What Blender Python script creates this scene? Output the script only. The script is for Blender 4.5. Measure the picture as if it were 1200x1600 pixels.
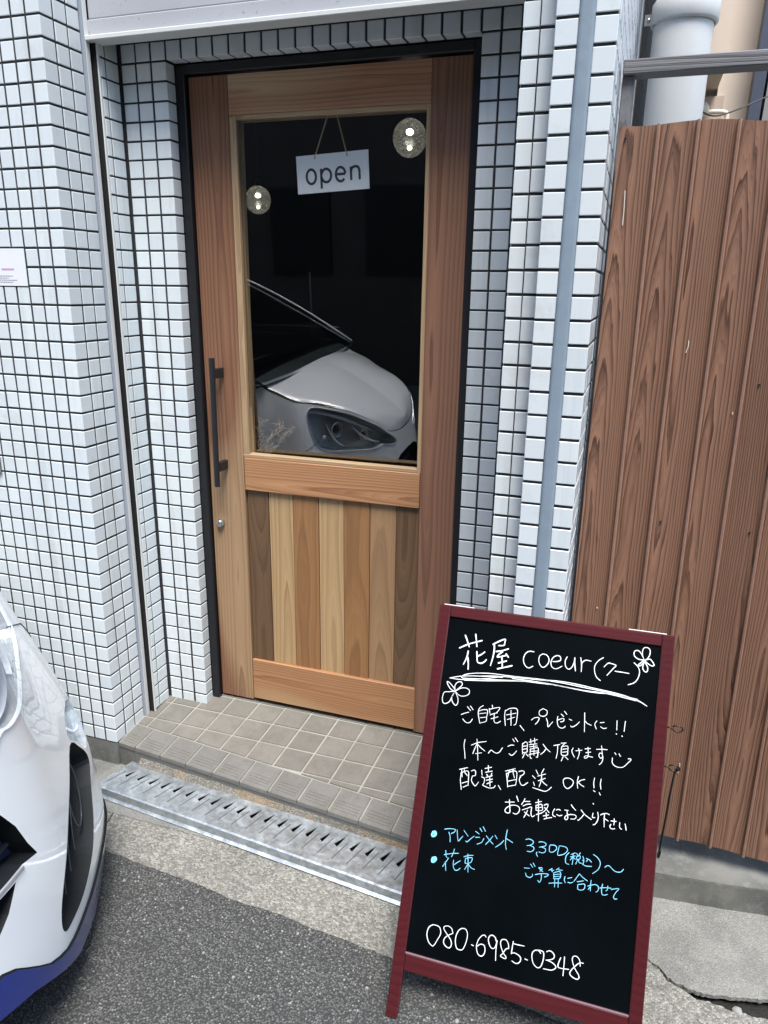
import bpy, bmesh, math, random
from mathutils import Vector, Matrix, Euler
from mathutils.geometry import delaunay_2d_cdt, tessellate_polygon
from mathutils.noise import noise as pnoise
random.seed(7)
for o in list(bpy.data.objects): bpy.data.objects.remove(o)
SC = bpy.context.scene
COL = SC.collection

# ------------------------------------------------------------------ camera, sky, sun, exposure
CAM = Vector((1.48937, -1.72497, 1.46321))
YAW, PITCH, ROLL, FPX = -0.318418, 0.297835, -0.014678, 1148.79
_f = Vector((math.sin(YAW)*math.cos(PITCH), math.cos(YAW)*math.cos(PITCH), -math.sin(PITCH)))
_r = Vector((math.cos(YAW), -math.sin(YAW), 0))
_u = _r.cross(_f)
_R = _r*math.cos(ROLL) - _u*math.sin(ROLL)
_U = _r*math.sin(ROLL) + _u*math.cos(ROLL)
cd = bpy.data.cameras.new('camera'); cam = bpy.data.objects.new('camera', cd); COL.objects.link(cam)
cam.matrix_world = Matrix(((_R.x, _U.x, -_f.x, CAM.x), (_R.y, _U.y, -_f.y, CAM.y), (_R.z, _U.z, -_f.z, CAM.z), (0, 0, 0, 1)))
cd.sensor_fit = 'VERTICAL'; cd.sensor_height = 24; cd.lens = 24*FPX/1600
cd.clip_start = .02; cd.clip_end = 500
SC.camera = cam
SUN_EL, SUN_AZ = math.radians(66), math.radians(152)      # azimuth clockwise from +Y (into the building)
W = bpy.data.worlds.new('World'); SC.world = W; W.use_nodes = True
sk = W.node_tree.nodes.new('ShaderNodeTexSky'); sk.sky_type = 'NISHITA'; sk.sun_disc = False
sk.sun_elevation = SUN_EL; sk.sun_rotation = SUN_AZ; sk.air_density = 1.2; sk.dust_density = 1.0
bg = W.node_tree.nodes['Background']; bg.inputs[1].default_value = .13
W.node_tree.links.new(sk.outputs[0], bg.inputs[0])
sl = bpy.data.lights.new('sun', 'SUN'); sl.energy = 2.4; sl.angle = math.radians(24); sl.color = (1, .965, .91)
so = bpy.data.objects.new('sun', sl); COL.objects.link(so)
sd = Vector((math.sin(SUN_AZ)*math.cos(SUN_EL), math.cos(SUN_AZ)*math.cos(SUN_EL), math.sin(SUN_EL)))
so.rotation_euler = sd.to_track_quat('Z', 'Y').to_euler(); so.location = (0, 0, 8)
vs = SC.view_settings; vs.view_transform = 'Standard'; vs.look = 'None'; vs.gamma = 1; vs.exposure = 1.5
vs.use_curve_mapping = False
SC.render.film_transparent = False
SC.cycles.max_bounces = 8; SC.cycles.transparent_max_bounces = 12

# ------------------------------------------------------------------ helpers
def link(o, parent=None):
    COL.objects.link(o)
    if parent: o.parent = parent
    return o
def empty(name, loc, label, cat, group=None):
    o = bpy.data.objects.new(name, None); o.location = loc; o.empty_display_size = .1
    COL.objects.link(o); o['label'] = label; o['category'] = cat
    if group: o['group'] = group
    return o
def wloc(o):
    v = Vector(o.location); p = o.parent
    while p: v = v + Vector(p.location); p = p.parent
    return v
def mesh(name, verts, faces, mat, smooth=False):
    me = bpy.data.meshes.new(name); me.from_pydata([tuple(v) for v in verts], [], faces)
    me.update()
    if mat: me.materials.append(mat)
    if smooth:
        for p in me.polygons: p.use_smooth = True
    return me
def part(name, vf, mat, parent=None, smooth=False, fix=True):
    """world-space verts/faces -> an object with its origin at their centre"""
    verts, faces = vf
    lo = [min(v[i] for v in verts) for i in range(3)]; hi = [max(v[i] for v in verts) for i in range(3)]
    c = Vector([(a+b)/2 for a, b in zip(lo, hi)])
    me = mesh(name, [Vector(v)-c for v in verts], faces, mat, smooth)
    if fix:
        bm = bmesh.new(); bm.from_mesh(me); bmesh.ops.recalc_face_normals(bm, faces=bm.faces); bm.to_mesh(me); bm.free()
    o = bpy.data.objects.new(name, me); o.location = c - (wloc(parent) if parent else Vector())
    return link(o, parent)
def struct(name, vf, mat, **k):
    o = part(name, vf, mat, **k); o['kind'] = 'structure'; return o
def tag(o, label, cat, group=None):
    o['label'] = label; o['category'] = cat
    if group: o['group'] = group
    return o
def join(*vfs):
    V, F = [], []
    for v, f in vfs:
        n = len(V); V += list(v); F += [tuple(i+n for i in q) for q in f]
    return V, F
def box(x0, x1, y0, y1, z0, z1, b=0):
    if b <= 0:
        V = [(x, y, z) for x in (x0, x1) for y in (y0, y1) for z in (z0, z1)]
        return V, [(0, 1, 3, 2), (4, 6, 7, 5), (0, 4, 5, 1), (2, 3, 7, 6), (0, 2, 6, 4), (1, 5, 7, 3)]
    bm = bmesh.new(); bmesh.ops.create_cube(bm, size=1)
    for v in bm.verts: v.co = Vector(((x0+x1)/2+v.co.x*(x1-x0), (y0+y1)/2+v.co.y*(y1-y0), (z0+z1)/2+v.co.z*(z1-z0)))
    bmesh.ops.bevel(bm, geom=bm.edges[:], offset=b, segments=1, affect='EDGES')
    bm.verts.index_update()
    r = [tuple(v.co) for v in bm.verts], [tuple(v.index for v in f.verts) for f in bm.faces]; bm.free(); return r
def prism(poly, z0, z1, b=0):
    """poly xy, extruded z0..z1 ; z may be callables (x,y)"""
    f0 = z0 if callable(z0) else (lambda x, y: z0); f1 = z1 if callable(z1) else (lambda x, y: z1)
    n = len(poly); V = [(x, y, f0(x, y)) for x, y in poly]
    if b:
        cx = sum(p[0] for p in poly)/n; cy = sum(p[1] for p in poly)/n
        V += [(x, y, f1(x, y)-b) for x, y in poly]
        ins = []
        for x, y in poly:
            d = math.hypot(x-cx, y-cy) or 1
            ins.append((x-(x-cx)/d*b*1.3, y-(y-cy)/d*b*1.3))
        V += [(x, y, f1(x, y)) for x, y in ins]; k = 3
    else:
        V += [(x, y, f1(x, y)) for x, y in poly]; k = 2
    F = [tuple(reversed(range(n))), tuple(range((k-1)*n, k*n))]
    for l in range(k-1):
        for i in range(n):
            j = (i+1) % n; F.append((l*n+i, l*n+j, (l+1)*n+j, (l+1)*n+i))
    return V, F
def tube(pts, r, seg=8, closed=False, taper=None, cap=True):
    P = [Vector(p) for p in pts]; n = len(P); V = []; F = []
    prev = None
    for i, p in enumerate(P):
        a = P[(i-1) % n] if (closed or i > 0) else P[0]; b = P[(i+1) % n] if (closed or i < n-1) else P[-1]
        t = (b-a)
        if t.length < 1e-9: t = Vector((0, 0, 1))
        t.normalize()
        if prev is None:
            ref = Vector((0, 0, 1)) if abs(t.z) < .9 else Vector((1, 0, 0)); s = t.cross(ref).normalized()
        else:
            s = prev - t*prev.dot(t)
            s = s.normalized() if s.length > 1e-6 else t.orthogonal().normalized()
        prev = s; w = t.cross(s); rr = r if taper is None else r*taper(i/(n-1))
        for k in range(seg):
            a_ = 2*math.pi*k/seg; V.append(tuple(p + s*math.cos(a_)*rr + w*math.sin(a_)*rr))
    m = n if closed else n-1
    for i in range(m):
        for k in range(seg):
            a_, b_ = i*seg+k, i*seg+(k+1) % seg; c_, d_ = ((i+1) % n)*seg+(k+1) % seg, ((i+1) % n)*seg+k
            F.append((a_, b_, c_, d_))
    if cap and not closed: F += [tuple(reversed(range(seg))), tuple(range((n-1)*seg, n*seg))]
    return V, F
def cyl(p, q, r, seg=16): return tube([p, q], r, seg)
def lathe(c, prof, seg=24, axis='z'):
    V, F = [], []
    for r, h in prof:
        for k in range(seg):
            a = 2*math.pi*k/seg
            if axis == 'z': V.append((c[0]+r*math.cos(a), c[1]+r*math.sin(a), c[2]+h))
            else: V.append((c[0]+r*math.cos(a), c[1]+h, c[2]+r*math.sin(a)))
    for i in range(len(prof)-1):
        for k in range(seg): F.append((i*seg+k, i*seg+(k+1) % seg, (i+1)*seg+(k+1) % seg, (i+1)*seg+k))
    return V, F
def sphere(c, r, seg=20, rings=12, sz=1):
    return lathe(c, [(max(1e-5, r*math.sin(math.pi*i/rings)), -r*sz*math.cos(math.pi*i/rings)) for i in range(rings+1)], seg)
def catmull(pts, n=5, closed=False):
    P = [Vector(p) for p in pts]
    if len(P) < 3: return P
    out = []; m = len(P)
    rng = range(m if closed else m-1)
    for i in rng:
        a = P[(i-1) % m] if closed or i > 0 else P[0]*2-P[1]
        b = P[i]; c = P[(i+1) % m]
        d = P[(i+2) % m] if closed or i < m-2 else P[-1]*2-P[-2]
        for k in range(n):
            t = k/n
            out.append(.5*((2*b)+(c-a)*t+(2*a-5*b+4*c-d)*t*t+(3*b-a-3*c+d)*t**3))
    if not closed: out.append(P[-1])
    return out

# ------------------------------------------------------------------ materials
class Mat:
    def __init__(s, name, color=(.5, .5, .5), rough=.5, metal=0, **kw):
        s.m = bpy.data.materials.new(name); s.m.use_nodes = True; s.t = s.m.node_tree
        s.b = s.t.nodes['Principled BSDF']; s.b.inputs['Base Color'].default_value = (*color, 1)
        s.b.inputs['Roughness'].default_value = rough; s.b.inputs['Metallic'].default_value = metal
        for k, v in kw.items(): s.b.inputs[k].default_value = v
    def n(s, typ, **kw):
        nd = s.t.nodes.new(typ)
        for k, v in kw.items():
            if isinstance(k, str) and hasattr(nd, k): setattr(nd, k, v)
            else: nd.inputs[k].default_value = v
        return nd
    def L(s, a, b): s.t.links.new(a, b)
    def coord(s, scale=(1, 1, 1), rnd=0, world=False):
        tc = s.n('ShaderNodeTexCoord')
        if world: v = s.n('ShaderNodeNewGeometry').outputs['Position']
        else: v = tc.outputs['Object']
        if rnd:
            oi = s.n('ShaderNodeObjectInfo'); c = s.n('ShaderNodeVectorMath', operation='SCALE'); 
            w = s.n('ShaderNodeTexWhiteNoise', noise_dimensions='1D'); s.L(oi.outputs['Random'], w.inputs['W'])
            s.L(w.outputs['Color'], c.inputs[0]); c.inputs['Scale'].default_value = rnd
            a = s.n('ShaderNodeVectorMath', operation='ADD'); s.L(v, a.inputs[0]); s.L(c.outputs[0], a.inputs[1]); v = a.outputs[0]
        mp = s.n('ShaderNodeVectorMath', operation='MULTIPLY'); s.L(v, mp.inputs[0]); mp.inputs[1].default_value = scale
        return mp.outputs[0]
    def noise(s, vec, scale, detail=3, rough=.5, out='Fac', dist=0):
        nd = s.n('ShaderNodeTexNoise'); s.L(vec, nd.inputs['Vector']); nd.inputs['Scale'].default_value = scale
        nd.inputs['Detail'].default_value = detail; nd.inputs['Roughness'].default_value = rough; nd.inputs['Distortion'].default_value = dist
        return nd.outputs[out]
    def vor(s, vec, scale, feature='F1', out='Distance'):
        nd = s.n('ShaderNodeTexVoronoi', feature=feature); s.L(vec, nd.inputs['Vector']); nd.inputs['Scale'].default_value = scale
        return nd.outputs[out]
    def math(s, op, a, b=None, clamp=False):
        nd = s.n('ShaderNodeMath', operation=op); nd.use_clamp = clamp
        for i, x in enumerate((a, b)):
            if x is None: continue
            if isinstance(x, (int, float)): nd.inputs[i].default_value = x
            else: s.L(x, nd.inputs[i])
        return nd.outputs[0]
    def ramp(s, fac, stops, interp='LINEAR'):
        nd = s.n('ShaderNodeValToRGB'); nd.color_ramp.interpolation = interp
        e = nd.color_ramp.elements
        while len(e) < len(stops): e.new(.5)
        for el, (p, c) in zip(e, stops):
            el.position = p; el.color = (c, c, c, 1) if isinstance(c, (int, float)) else (*c, 1)
        s.L(fac, nd.inputs[0]); return nd.outputs[0]
    def mix(s, fac, a, b, typ='MIX'):
        nd = s.n('ShaderNodeMix', data_type='RGBA', blend_type=typ)
        for i, x in ((0, fac), (6, a), (7, b)):
            if isinstance(x, (int, float)): nd.inputs[i].default_value = x
            elif isinstance(x, tuple): nd.inputs[i].default_value = (*x, 1)
            else: s.L(x, nd.inputs[i])
        return nd.outputs[2]
    def color(s, x): s.L(x, s.b.inputs['Base Color']); return s
    def rough(s, x): s.L(x, s.b.inputs['Roughness']); return s
    def bump(s, h, strength=.3, dist=.002):
        nd = s.n('ShaderNodeBump'); nd.inputs['Strength'].default_value = strength; nd.inputs['Distance'].default_value = dist
        s.L(h, nd.inputs['Height']); s.L(nd.outputs[0], s.b.inputs['Normal']); return s

def wood(name, early, late, axis='z', freq=160, dist=.05, var=.25, rough=.5, wob=.05, bump=.15, pale=None, fine=1.0, sx=0.0, tilt=.014, con=.4, xr=.6, nz=.0035):
    """rings of a log cut flat: real flat-sawn grain with cathedrals"""
    m = Mat(name, rough=rough)
    v = m.coord(rnd=9.0)
    if axis == 'x':      # grain along x -> rotate so that it runs along z
        r = m.n('ShaderNodeVectorRotate', rotation_type='Y_AXIS'); m.L(v, r.inputs[0]); r.inputs['Angle'].default_value = math.pi/2; v = r.outputs[0]
    o = m.n('ShaderNodeTexCoord').outputs['Object']
    if axis == 'x':
        r = m.n('ShaderNodeVectorRotate', rotation_type='Y_AXIS'); m.L(o, r.inputs[0]); r.inputs['Angle'].default_value = math.pi/2; o = r.outputs[0]
    so_ = m.n('ShaderNodeSeparateXYZ'); m.L(o, so_.inputs[0])
    s1 = m.n('ShaderNodeVectorMath', operation='MULTIPLY'); m.L(v, s1.inputs[0]); s1.inputs[1].default_value = (3, 3, .75)
    n1 = m.noise(s1.outputs[0], 1, 2, .5, out='Color'); sn = m.n('ShaderNodeSeparateColor'); m.L(n1, sn.inputs[0])
    oi = m.n('ShaderNodeObjectInfo').outputs['Random']
    X = m.math('ADD', so_.outputs[0], m.math('MULTIPLY', m.math('SUBTRACT', sn.outputs[0], .5), wob))
    X = m.math('ADD', X, m.math('ADD', m.math('MULTIPLY', m.math('SUBTRACT', oi, .5), dist*xr), sx))
    Y = m.math('ADD', so_.outputs[1], m.math('ADD', m.math('MULTIPLY', m.math('SUBTRACT', sn.outputs[1], .5), dist*1.3), dist))
    Y = m.math('ADD', Y, m.math('MULTIPLY', m.math('MULTIPLY', so_.outputs[2], tilt), m.math('SUBTRACT', m.math('MULTIPLY', m.math('FRACT', m.math('MULTIPLY', oi, 7.13)), 2.6), .9)))
    r2 = m.math('SQRT', m.math('ADD', m.math('MULTIPLY', X, X), m.math('MULTIPLY', Y, Y)))
    s2 = m.n('ShaderNodeVectorMath', operation='MULTIPLY'); m.L(v, s2.inputs[0]); s2.inputs[1].default_value = (60, 60, 4)
    r2 = m.math('ADD', r2, m.math('MULTIPLY', m.noise(s2.outputs[0], 1, 2), nz))
    ring = m.math('FRACT', m.math('MULTIPLY', r2, freq))
    rc = m.ramp(ring, [(0, .05), (.45, .25), (.8, .75), (.93, 1), (1, .05)])
    s3 = m.n('ShaderNodeVectorMath', operation='MULTIPLY'); m.L(v, s3.inputs[0]); s3.inputs[1].default_value = (330, 330, 5)
    fib = m.noise(s3.outputs[0], 1, 2, .6)
    amp = m.noise(s1.outputs[0], 2.3, 2)
    ring2 = m.math('FRACT', m.math('MULTIPLY', r2, freq*3.37)); rc2 = m.ramp(ring2, [(0, 0), (.7, .6), (.9, 1), (1, 0)])
    rc = m.math('ADD', m.math('MULTIPLY', rc, .78), m.math('MULTIPLY', rc2, .30))
    k = m.math('MULTIPLY', rc, m.math('ADD', m.math('MULTIPLY', amp, .9), con), clamp=True)
    c = m.mix(k, early, late)
    c = m.mix(m.math('MULTIPLY', m.math('SUBTRACT', fib, .35), .9*fine, clamp=True), c, tuple(x*.55 for x in early))
    if pale:
        pf = m.ramp(m.noise(s1.outputs[0], 1.7, 1), [(.5, 0), (.64, 1)]); c = m.mix(m.math('MULTIPLY', pf, .75), c, m.mix(k, pale, tuple((a+b)/2 for a, b in zip(pale, late))))
    hv = m.n('ShaderNodeHueSaturation'); m.L(c, hv.inputs['Color'])
    m.L(m.math('ADD', m.math('MULTIPLY', oi, var), 1-var/2), hv.inputs['Value'])
    m.color(hv.outputs[0]); m.bump(m.math('ADD', m.math('MULTIPLY', rc, -.6), m.math('MULTIPLY', fib, .6)), bump, .001)
    return m.m

def mk_tile(name='glazed_tile', base=(.655, .715, .74), rough=.2):
    m = Mat(name, rough=rough); oi = m.n('ShaderNodeObjectInfo').outputs['Random']
    v = m.coord(rnd=5); w = m.coord(world=True)
    n = m.noise(v, 22, 4, .6); g = m.noise(w, 1.7, 4, .6); d = m.noise(w, 9, 5, .7)
    c = m.mix(m.math('MULTIPLY', oi, .85), base, tuple(x*y for x, y in zip(base, (.90, .905, .93))))
    c = m.mix(m.ramp(g, [(.42, 0), (.7, .35)]), c, (.6, .61, .6))
    c = m.mix(m.ramp(d, [(.55, 0), (.72, .3)]), c, (.42, .42, .39))
    sv = m.n('ShaderNodeVectorMath', operation='MULTIPLY'); m.L(w, sv.inputs[0]); sv.inputs[1].default_value = (16, 16, .9)
    c = m.mix(m.ramp(m.noise(sv.outputs[0], 1, 4, .65), [(.52, 0), (.7, .38)]), c, (.40, .42, .42))
    m.color(c); m.rough(m.math('ADD', m.math('MULTIPLY', n, .22), rough-.08)); m.bump(n, .12, .0015)
    return m.m
TILE = mk_tile()
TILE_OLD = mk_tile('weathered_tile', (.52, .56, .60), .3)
def mk_grout():
    m = Mat('dark_grout', rough=.9); v = m.coord(world=True)
    m.color(m.ramp(m.noise(v, 40, 4, .7), [(.3, (.012, .014, .018)), (.7, (.035, .037, .042))])); m.bump(m.noise(v, 400, 2), .4, .001); return m.m
GROUT = mk_grout()
W_STILE = wood('cedar_stile', (.27, .132, .072), (.08, .032, .019), freq=105, dist=.045, pale=(.40, .27, .15), var=.1, wob=.035, sx=-.03)
W_STILE_R = wood('dark_cedar_stile', (.28, .14, .085), (.095, .044, .028), freq=95, dist=.05, var=.05, wob=.03, sx=.01)
W_RAIL = wood('cedar_rail', (.47, .25, .12), (.19, .075, .034), axis='x', freq=140, dist=.06, pale=(.50, .35, .19), var=.12)
W_RAIL_T = wood('cedar_top_rail', (.50, .27, .155), (.24, .105, .062), axis='x', freq=140, dist=.06, pale=(.60, .46, .29), var=.05)
W_BEAD = wood('pale_bead', (.46, .33, .19), (.28, .165, .09), freq=220, dist=.04, var=.1)
W_BEAD_X = wood('pale_bead_across', (.46, .33, .19), (.28, .165, .09), axis='x', freq=220, dist=.04, var=.1)
W_DARK = wood('walnut_plank', (.155, .088, .045), (.075, .040, .020), freq=150, dist=.08, var=.12, fine=.8)
W_PALE = wood('pale_plank', (.50, .345, .18), (.29, .165, .075), freq=90, dist=.05, var=.1)
W_AMBER = wood('amber_plank', (.32, .165, .068), (.19, .09, .036), freq=90, dist=.09, var=.1)
W_TAN = wood('tan_plank', (.36, .22, .115), (.22, .125, .063), freq=90, dist=.07, var=.08)
W_FENCE = wood('brown_fence_sheet', (.285, .152, .098), (.055, .024, .015), freq=235, dist=.03, var=.18, wob=.035, bump=.8, rough=.5, fine=.5, tilt=.03, xr=2.6, con=.6, nz=.008)
W_GREY = wood('weathered_timber', (.26, .26, .27), (.02, .02, .025), axis='x', freq=190, dist=.06, bump=1.2, rough=.85, var=.1)
W_GREYZ = wood('weathered_timber_post', (.18, .18, .19), (.05, .05, .055), freq=210, dist=.06, bump=1, rough=.85, var=.1)
W_MAROON = wood('maroon_lacquered_wood', (.068, .0105, .0135), (.040, .006, .008), freq=120, dist=.06, rough=.3, var=.15, fine=.25, bump=.04)
W_MAROONX = wood('maroon_lacquered_wood_across', (.068, .0105, .0135), (.040, .006, .008), axis='x', freq=120, dist=.06, rough=.3, var=.15, fine=.25, bump=.04)
def simple(name, c, rough=.5, metal=0, var=.12, scale=30, bump=0, **kw):
    m = Mat(name, c, rough, metal, **kw); v = m.coord(rnd=3); n = m.noise(v, scale, 4, .6)
    m.color(m.mix(n, tuple(x*(1-var) for x in c), tuple(min(1, x*(1+var)) for x in c)))
    if bump: m.bump(n, bump, .002)
    return m.m
BLACKM = simple('black_powder_coat', (.011, .013, .017), .45)
BLACKF = simple('black_door_frame', (.009, .010, .013), .4)
STEEL = simple('brushed_steel', (.55, .55, .53), .3, 1)
BRASS = simple('brass_chain_metal', (.62, .50, .30), .4, .4)
WHITEP = simple('white_plastic_plate', (.90, .92, .93), .4, var=.03)
SIGNTXT = simple('grey_sign_lettering', (.035, .05, .06), .5)
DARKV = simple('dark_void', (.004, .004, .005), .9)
def mk_alu():
    m = Mat('painted_aluminium', rough=.35); w = m.coord(world=True)
    d = m.ramp(m.noise(w, 160, 2, .5), [(.68, 0), (.74, .7)]); s = m.noise(w, 3, 4, .6)
    c = m.mix(s, (.36, .375, .41), (.44, .455, .48)); m.color(m.mix(d, c, (.12, .11, .10))); return m.m
ALU = mk_alu()
ALUW = simple('white_rail_paint', (.60, .62, .61), .35, var=.06)
ALUG = simple('grey_rail_side', (.27, .30, .35), .4, var=.06)
def mk_zinc():
    m = Mat('galvanised_steel', rough=.38, metal=.75); w = m.coord(world=True)
    nd = m.n('ShaderNodeTexVoronoi'); m.L(w, nd.inputs['Vector']); nd.inputs['Scale'].default_value = 90
    c = m.mix(m.n('ShaderNodeSeparateColor').outputs[0], (.4, .4, .4), (.5, .5, .5))
    sc = m.n('ShaderNodeSeparateColor'); m.L(nd.outputs['Color'], sc.inputs[0])
    b = m.mix(sc.outputs[0], (.34, .37, .395), (.48, .52, .545))
    z = m.noise(w, 26, 5, .7); b = m.mix(m.ramp(z, [(.48, 0), (.66, .7)]), b, (.58, .64, .68))
    r = m.noise(w, 11, 5, .7); b = m.mix(m.ramp(r, [(.6, 0), (.75, .6)]), b, (.27, .26, .24))
    m.color(b); m.rough(m.ramp(z, [(.3, .28), (.7, .6)])); m.bump(z, .25, .001); return m.m
ZINC = mk_zinc()
def mk_ftile(name, c0, c1):
    m = Mat(name, rough=.55); oi = m.n('ShaderNodeObjectInfo').outputs['Random']; w = m.coord(world=True)
    n = m.noise(w, 14, 5, .65); f = m.noise(w, 300, 2, .6); c = m.mix(oi, c0, c1)
    c = m.mix(m.ramp(n, [(.42, 0), (.62, .7)]), c, (.062, .06, .052)); c = m.mix(m.math('MULTIPLY', f, .25), c, (.5, .48, .44))
    m.color(c); m.rough(m.ramp(n, [(.3, .42), (.7, .7)])); m.bump(f, .15, .0006); return m.m
FTILE = mk_ftile('brown_grey_floor_tile', (.092, .086, .074), (.128, .119, .103))
NTILE = mk_ftile('grey_nosing_tile', (.098, .095, .09), (.122, .118, .11))
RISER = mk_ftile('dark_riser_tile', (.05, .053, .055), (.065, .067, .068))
def mk_conc(name, a, b, stain=(.12, .12, .1), agg=0, st=(.5, .72), rust=0, am=.75):
    m = Mat(name, rough=.92); w = m.coord(world=True)
    n = m.noise(w, 3.2, 6, .65); c = m.mix(n, a, b)
    s = m.noise(w, 7, 6, .7); c = m.mix(m.ramp(s, [(st[0], 0), (st[1], .75)]), c, stain)
    g = m.noise(w, 380, 3, .7); c = m.mix(m.math('MULTIPLY', g, .5), c, tuple(x*.45 for x in a)); bl = m.noise(w, 1.4, 3, .6); c = m.mix(m.ramp(bl, [(.35, .45), (.6, 0)]), c, tuple(x*.7 for x in a)); bl2 = m.noise(w, 14, 6, .75); c = m.mix(m.ramp(bl2, [(.5, 0), (.75, .5)]), c, tuple(min(1, x*1.25) for x in b))
    h = g
    if agg:
        nd = m.n('ShaderNodeTexVoronoi'); m.L(w, nd.inputs['Vector']); nd.inputs['Scale'].default_value = agg
        nd.inputs['Randomness'].default_value = 1
        sc = m.n('ShaderNodeSeparateColor'); m.L(nd.outputs['Color'], sc.inputs[0])
        k = m.ramp(sc.outputs[0], [(.0, .4), (.6, .85), (1, 1.5)])
        c = m.mix(am, c, m.mix(1, c, k, 'MULTIPLY')); h = m.math('ADD', m.math('MULTIPLY', nd.outputs['Distance'], -2), m.math('MULTIPLY', g, .5))
    if rust:
        r = m.noise(w, 6, 4, .6); c = m.mix(m.ramp(r, [(.52, 0), (.68, .6)]), c, (.36, .23, .1))
    m.color(c); m.bump(h, .7, .0025); return m.m
PAVE = mk_conc('aggregate_concrete', (.235, .23, .205), (.32, .312, .28), (.10, .10, .09), agg=190)
SLAB = mk_conc('pale_worn_concrete', (.25, .25, .232), (.37, .365, .335), (.105, .11, .11), agg=330, st=(.44, .60), am=.35)
CURBM = mk_conc('stained_curb_concrete', (.17, .17, .155), (.25, .245, .22), (.04, .045, .048), st=(.42, .54))
MORTAR = mk_conc('rust_stained_mortar', (.21, .20, .175), (.29, .275, .24), (.09, .087, .078), agg=260, rust=1)
BASEM = mk_conc('wall_base_concrete', (.19, .20, .19), (.26, .26, .245), (.05, .055, .055), st=(.46, .6))
SOIL = mk_conc('dark_soil', (.012, .011, .009), (.022, .02, .017), (.008, .008, .007), agg=120)
STONE = mk_conc('grey_stone', (.25, .25, .24), (.42, .42, .40), (.2, .2, .2))
def mk_asphalt():
    m = Mat('worn_asphalt', rough=.85); w = m.coord(world=True)
    nd = m.n('ShaderNodeTexVoronoi'); m.L(w, nd.inputs['Vector']); nd.inputs['Scale'].default_value = 190
    sc = m.n('ShaderNodeSeparateColor'); m.L(nd.outputs['Color'], sc.inputs[0])
    st = m.ramp(sc.outputs[0], [(0, (.085, .089, .085)), (.5, (.165, .170, .162)), (.86, (.205, .209, .20)), (.96, (.28, .28, .27)), (1, (.45, .45, .42))])
    e = m.ramp(nd.outputs['Distance'], [(.3, 0), (.6, 1)]); c = m.mix(e, st, (.05, .051, .05))
    n = m.noise(w, 2.3, 5, .6); c = m.mix(m.ramp(n, [(.35, 0), (.7, .5)]), c, m.mix(1, c, (.55, .56, .56), 'MULTIPLY'))
    f = m.noise(w, 700, 2, .7); c = m.mix(m.math('MULTIPLY', f, .4), c, (.02, .02, .02))
    m.color(c); m.bump(m.math('ADD', m.math('MULTIPLY', nd.outputs['Distance'], -1.5), f), .9, .0025)
    m.rough(m.ramp(sc.outputs[1], [(0, .5), (1, .95)])); return m.m
ASPHALT = mk_asphalt()
def glassmat(name, tint=(.85, .88, .88), base=.06, k=2.0, rough=0, gl=(1, 1, 1), bump=None):
    m = bpy.data.materials.new(name); m.use_nodes = True; t = m.node_tree; t.nodes.clear()
    o = t.nodes.new('ShaderNodeOutputMaterial'); mx = t.nodes.new('ShaderNodeMixShader')
    tr = t.nodes.new('ShaderNodeBsdfTransparent'); tr.inputs[0].default_value = (*tint, 1)
    g = t.nodes.new('ShaderNodeBsdfGlossy'); g.inputs['Roughness'].default_value = rough; g.inputs[0].default_value = (*gl, 1)
    fr = t.nodes.new('ShaderNodeLayerWeight'); fr.inputs[0].default_value = .5
    pw = t.nodes.new('ShaderNodeMath'); pw.operation = 'POWER'; pw.inputs[1].default_value = 4; t.links.new(fr.outputs['Facing'], pw.inputs[0])
    ma = t.nodes.new('ShaderNodeMath'); ma.operation = 'MULTIPLY_ADD'; ma.inputs[1].default_value = k*.8; ma.inputs[2].default_value = base+.04*k; ma.use_clamp = True
    t.links.new(pw.outputs[0], ma.inputs[0]); t.links.new(ma.outputs[0], mx.inputs[0])
    t.links.new(tr.outputs[0], mx.inputs[1]); t.links.new(g.outputs[0], mx.inputs[2]); t.links.new(mx.outputs[0], o.inputs[0])
    if bump:
        vo = t.nodes.new('ShaderNodeTexVoronoi'); vo.inputs['Scale'].default_value = bump; tc = t.nodes.new('ShaderNodeTexCoord')
        t.links.new(tc.outputs['Object'], vo.inputs['Vector']); bp = t.nodes.new('ShaderNodeBump'); bp.inputs['Strength'].default_value = 1; bp.inputs['Distance'].default_value = .01
        t.links.new(vo.outputs['Distance'], bp.inputs['Height']); t.links.new(bp.outputs[0], g.inputs['Normal'])
    return m
GLASS = glassmat('door_glass', (.93, .95, .96), .125, 1.0)
LENS = glassmat('clear_lens', (.95, .97, .98), .02, .55)
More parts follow.
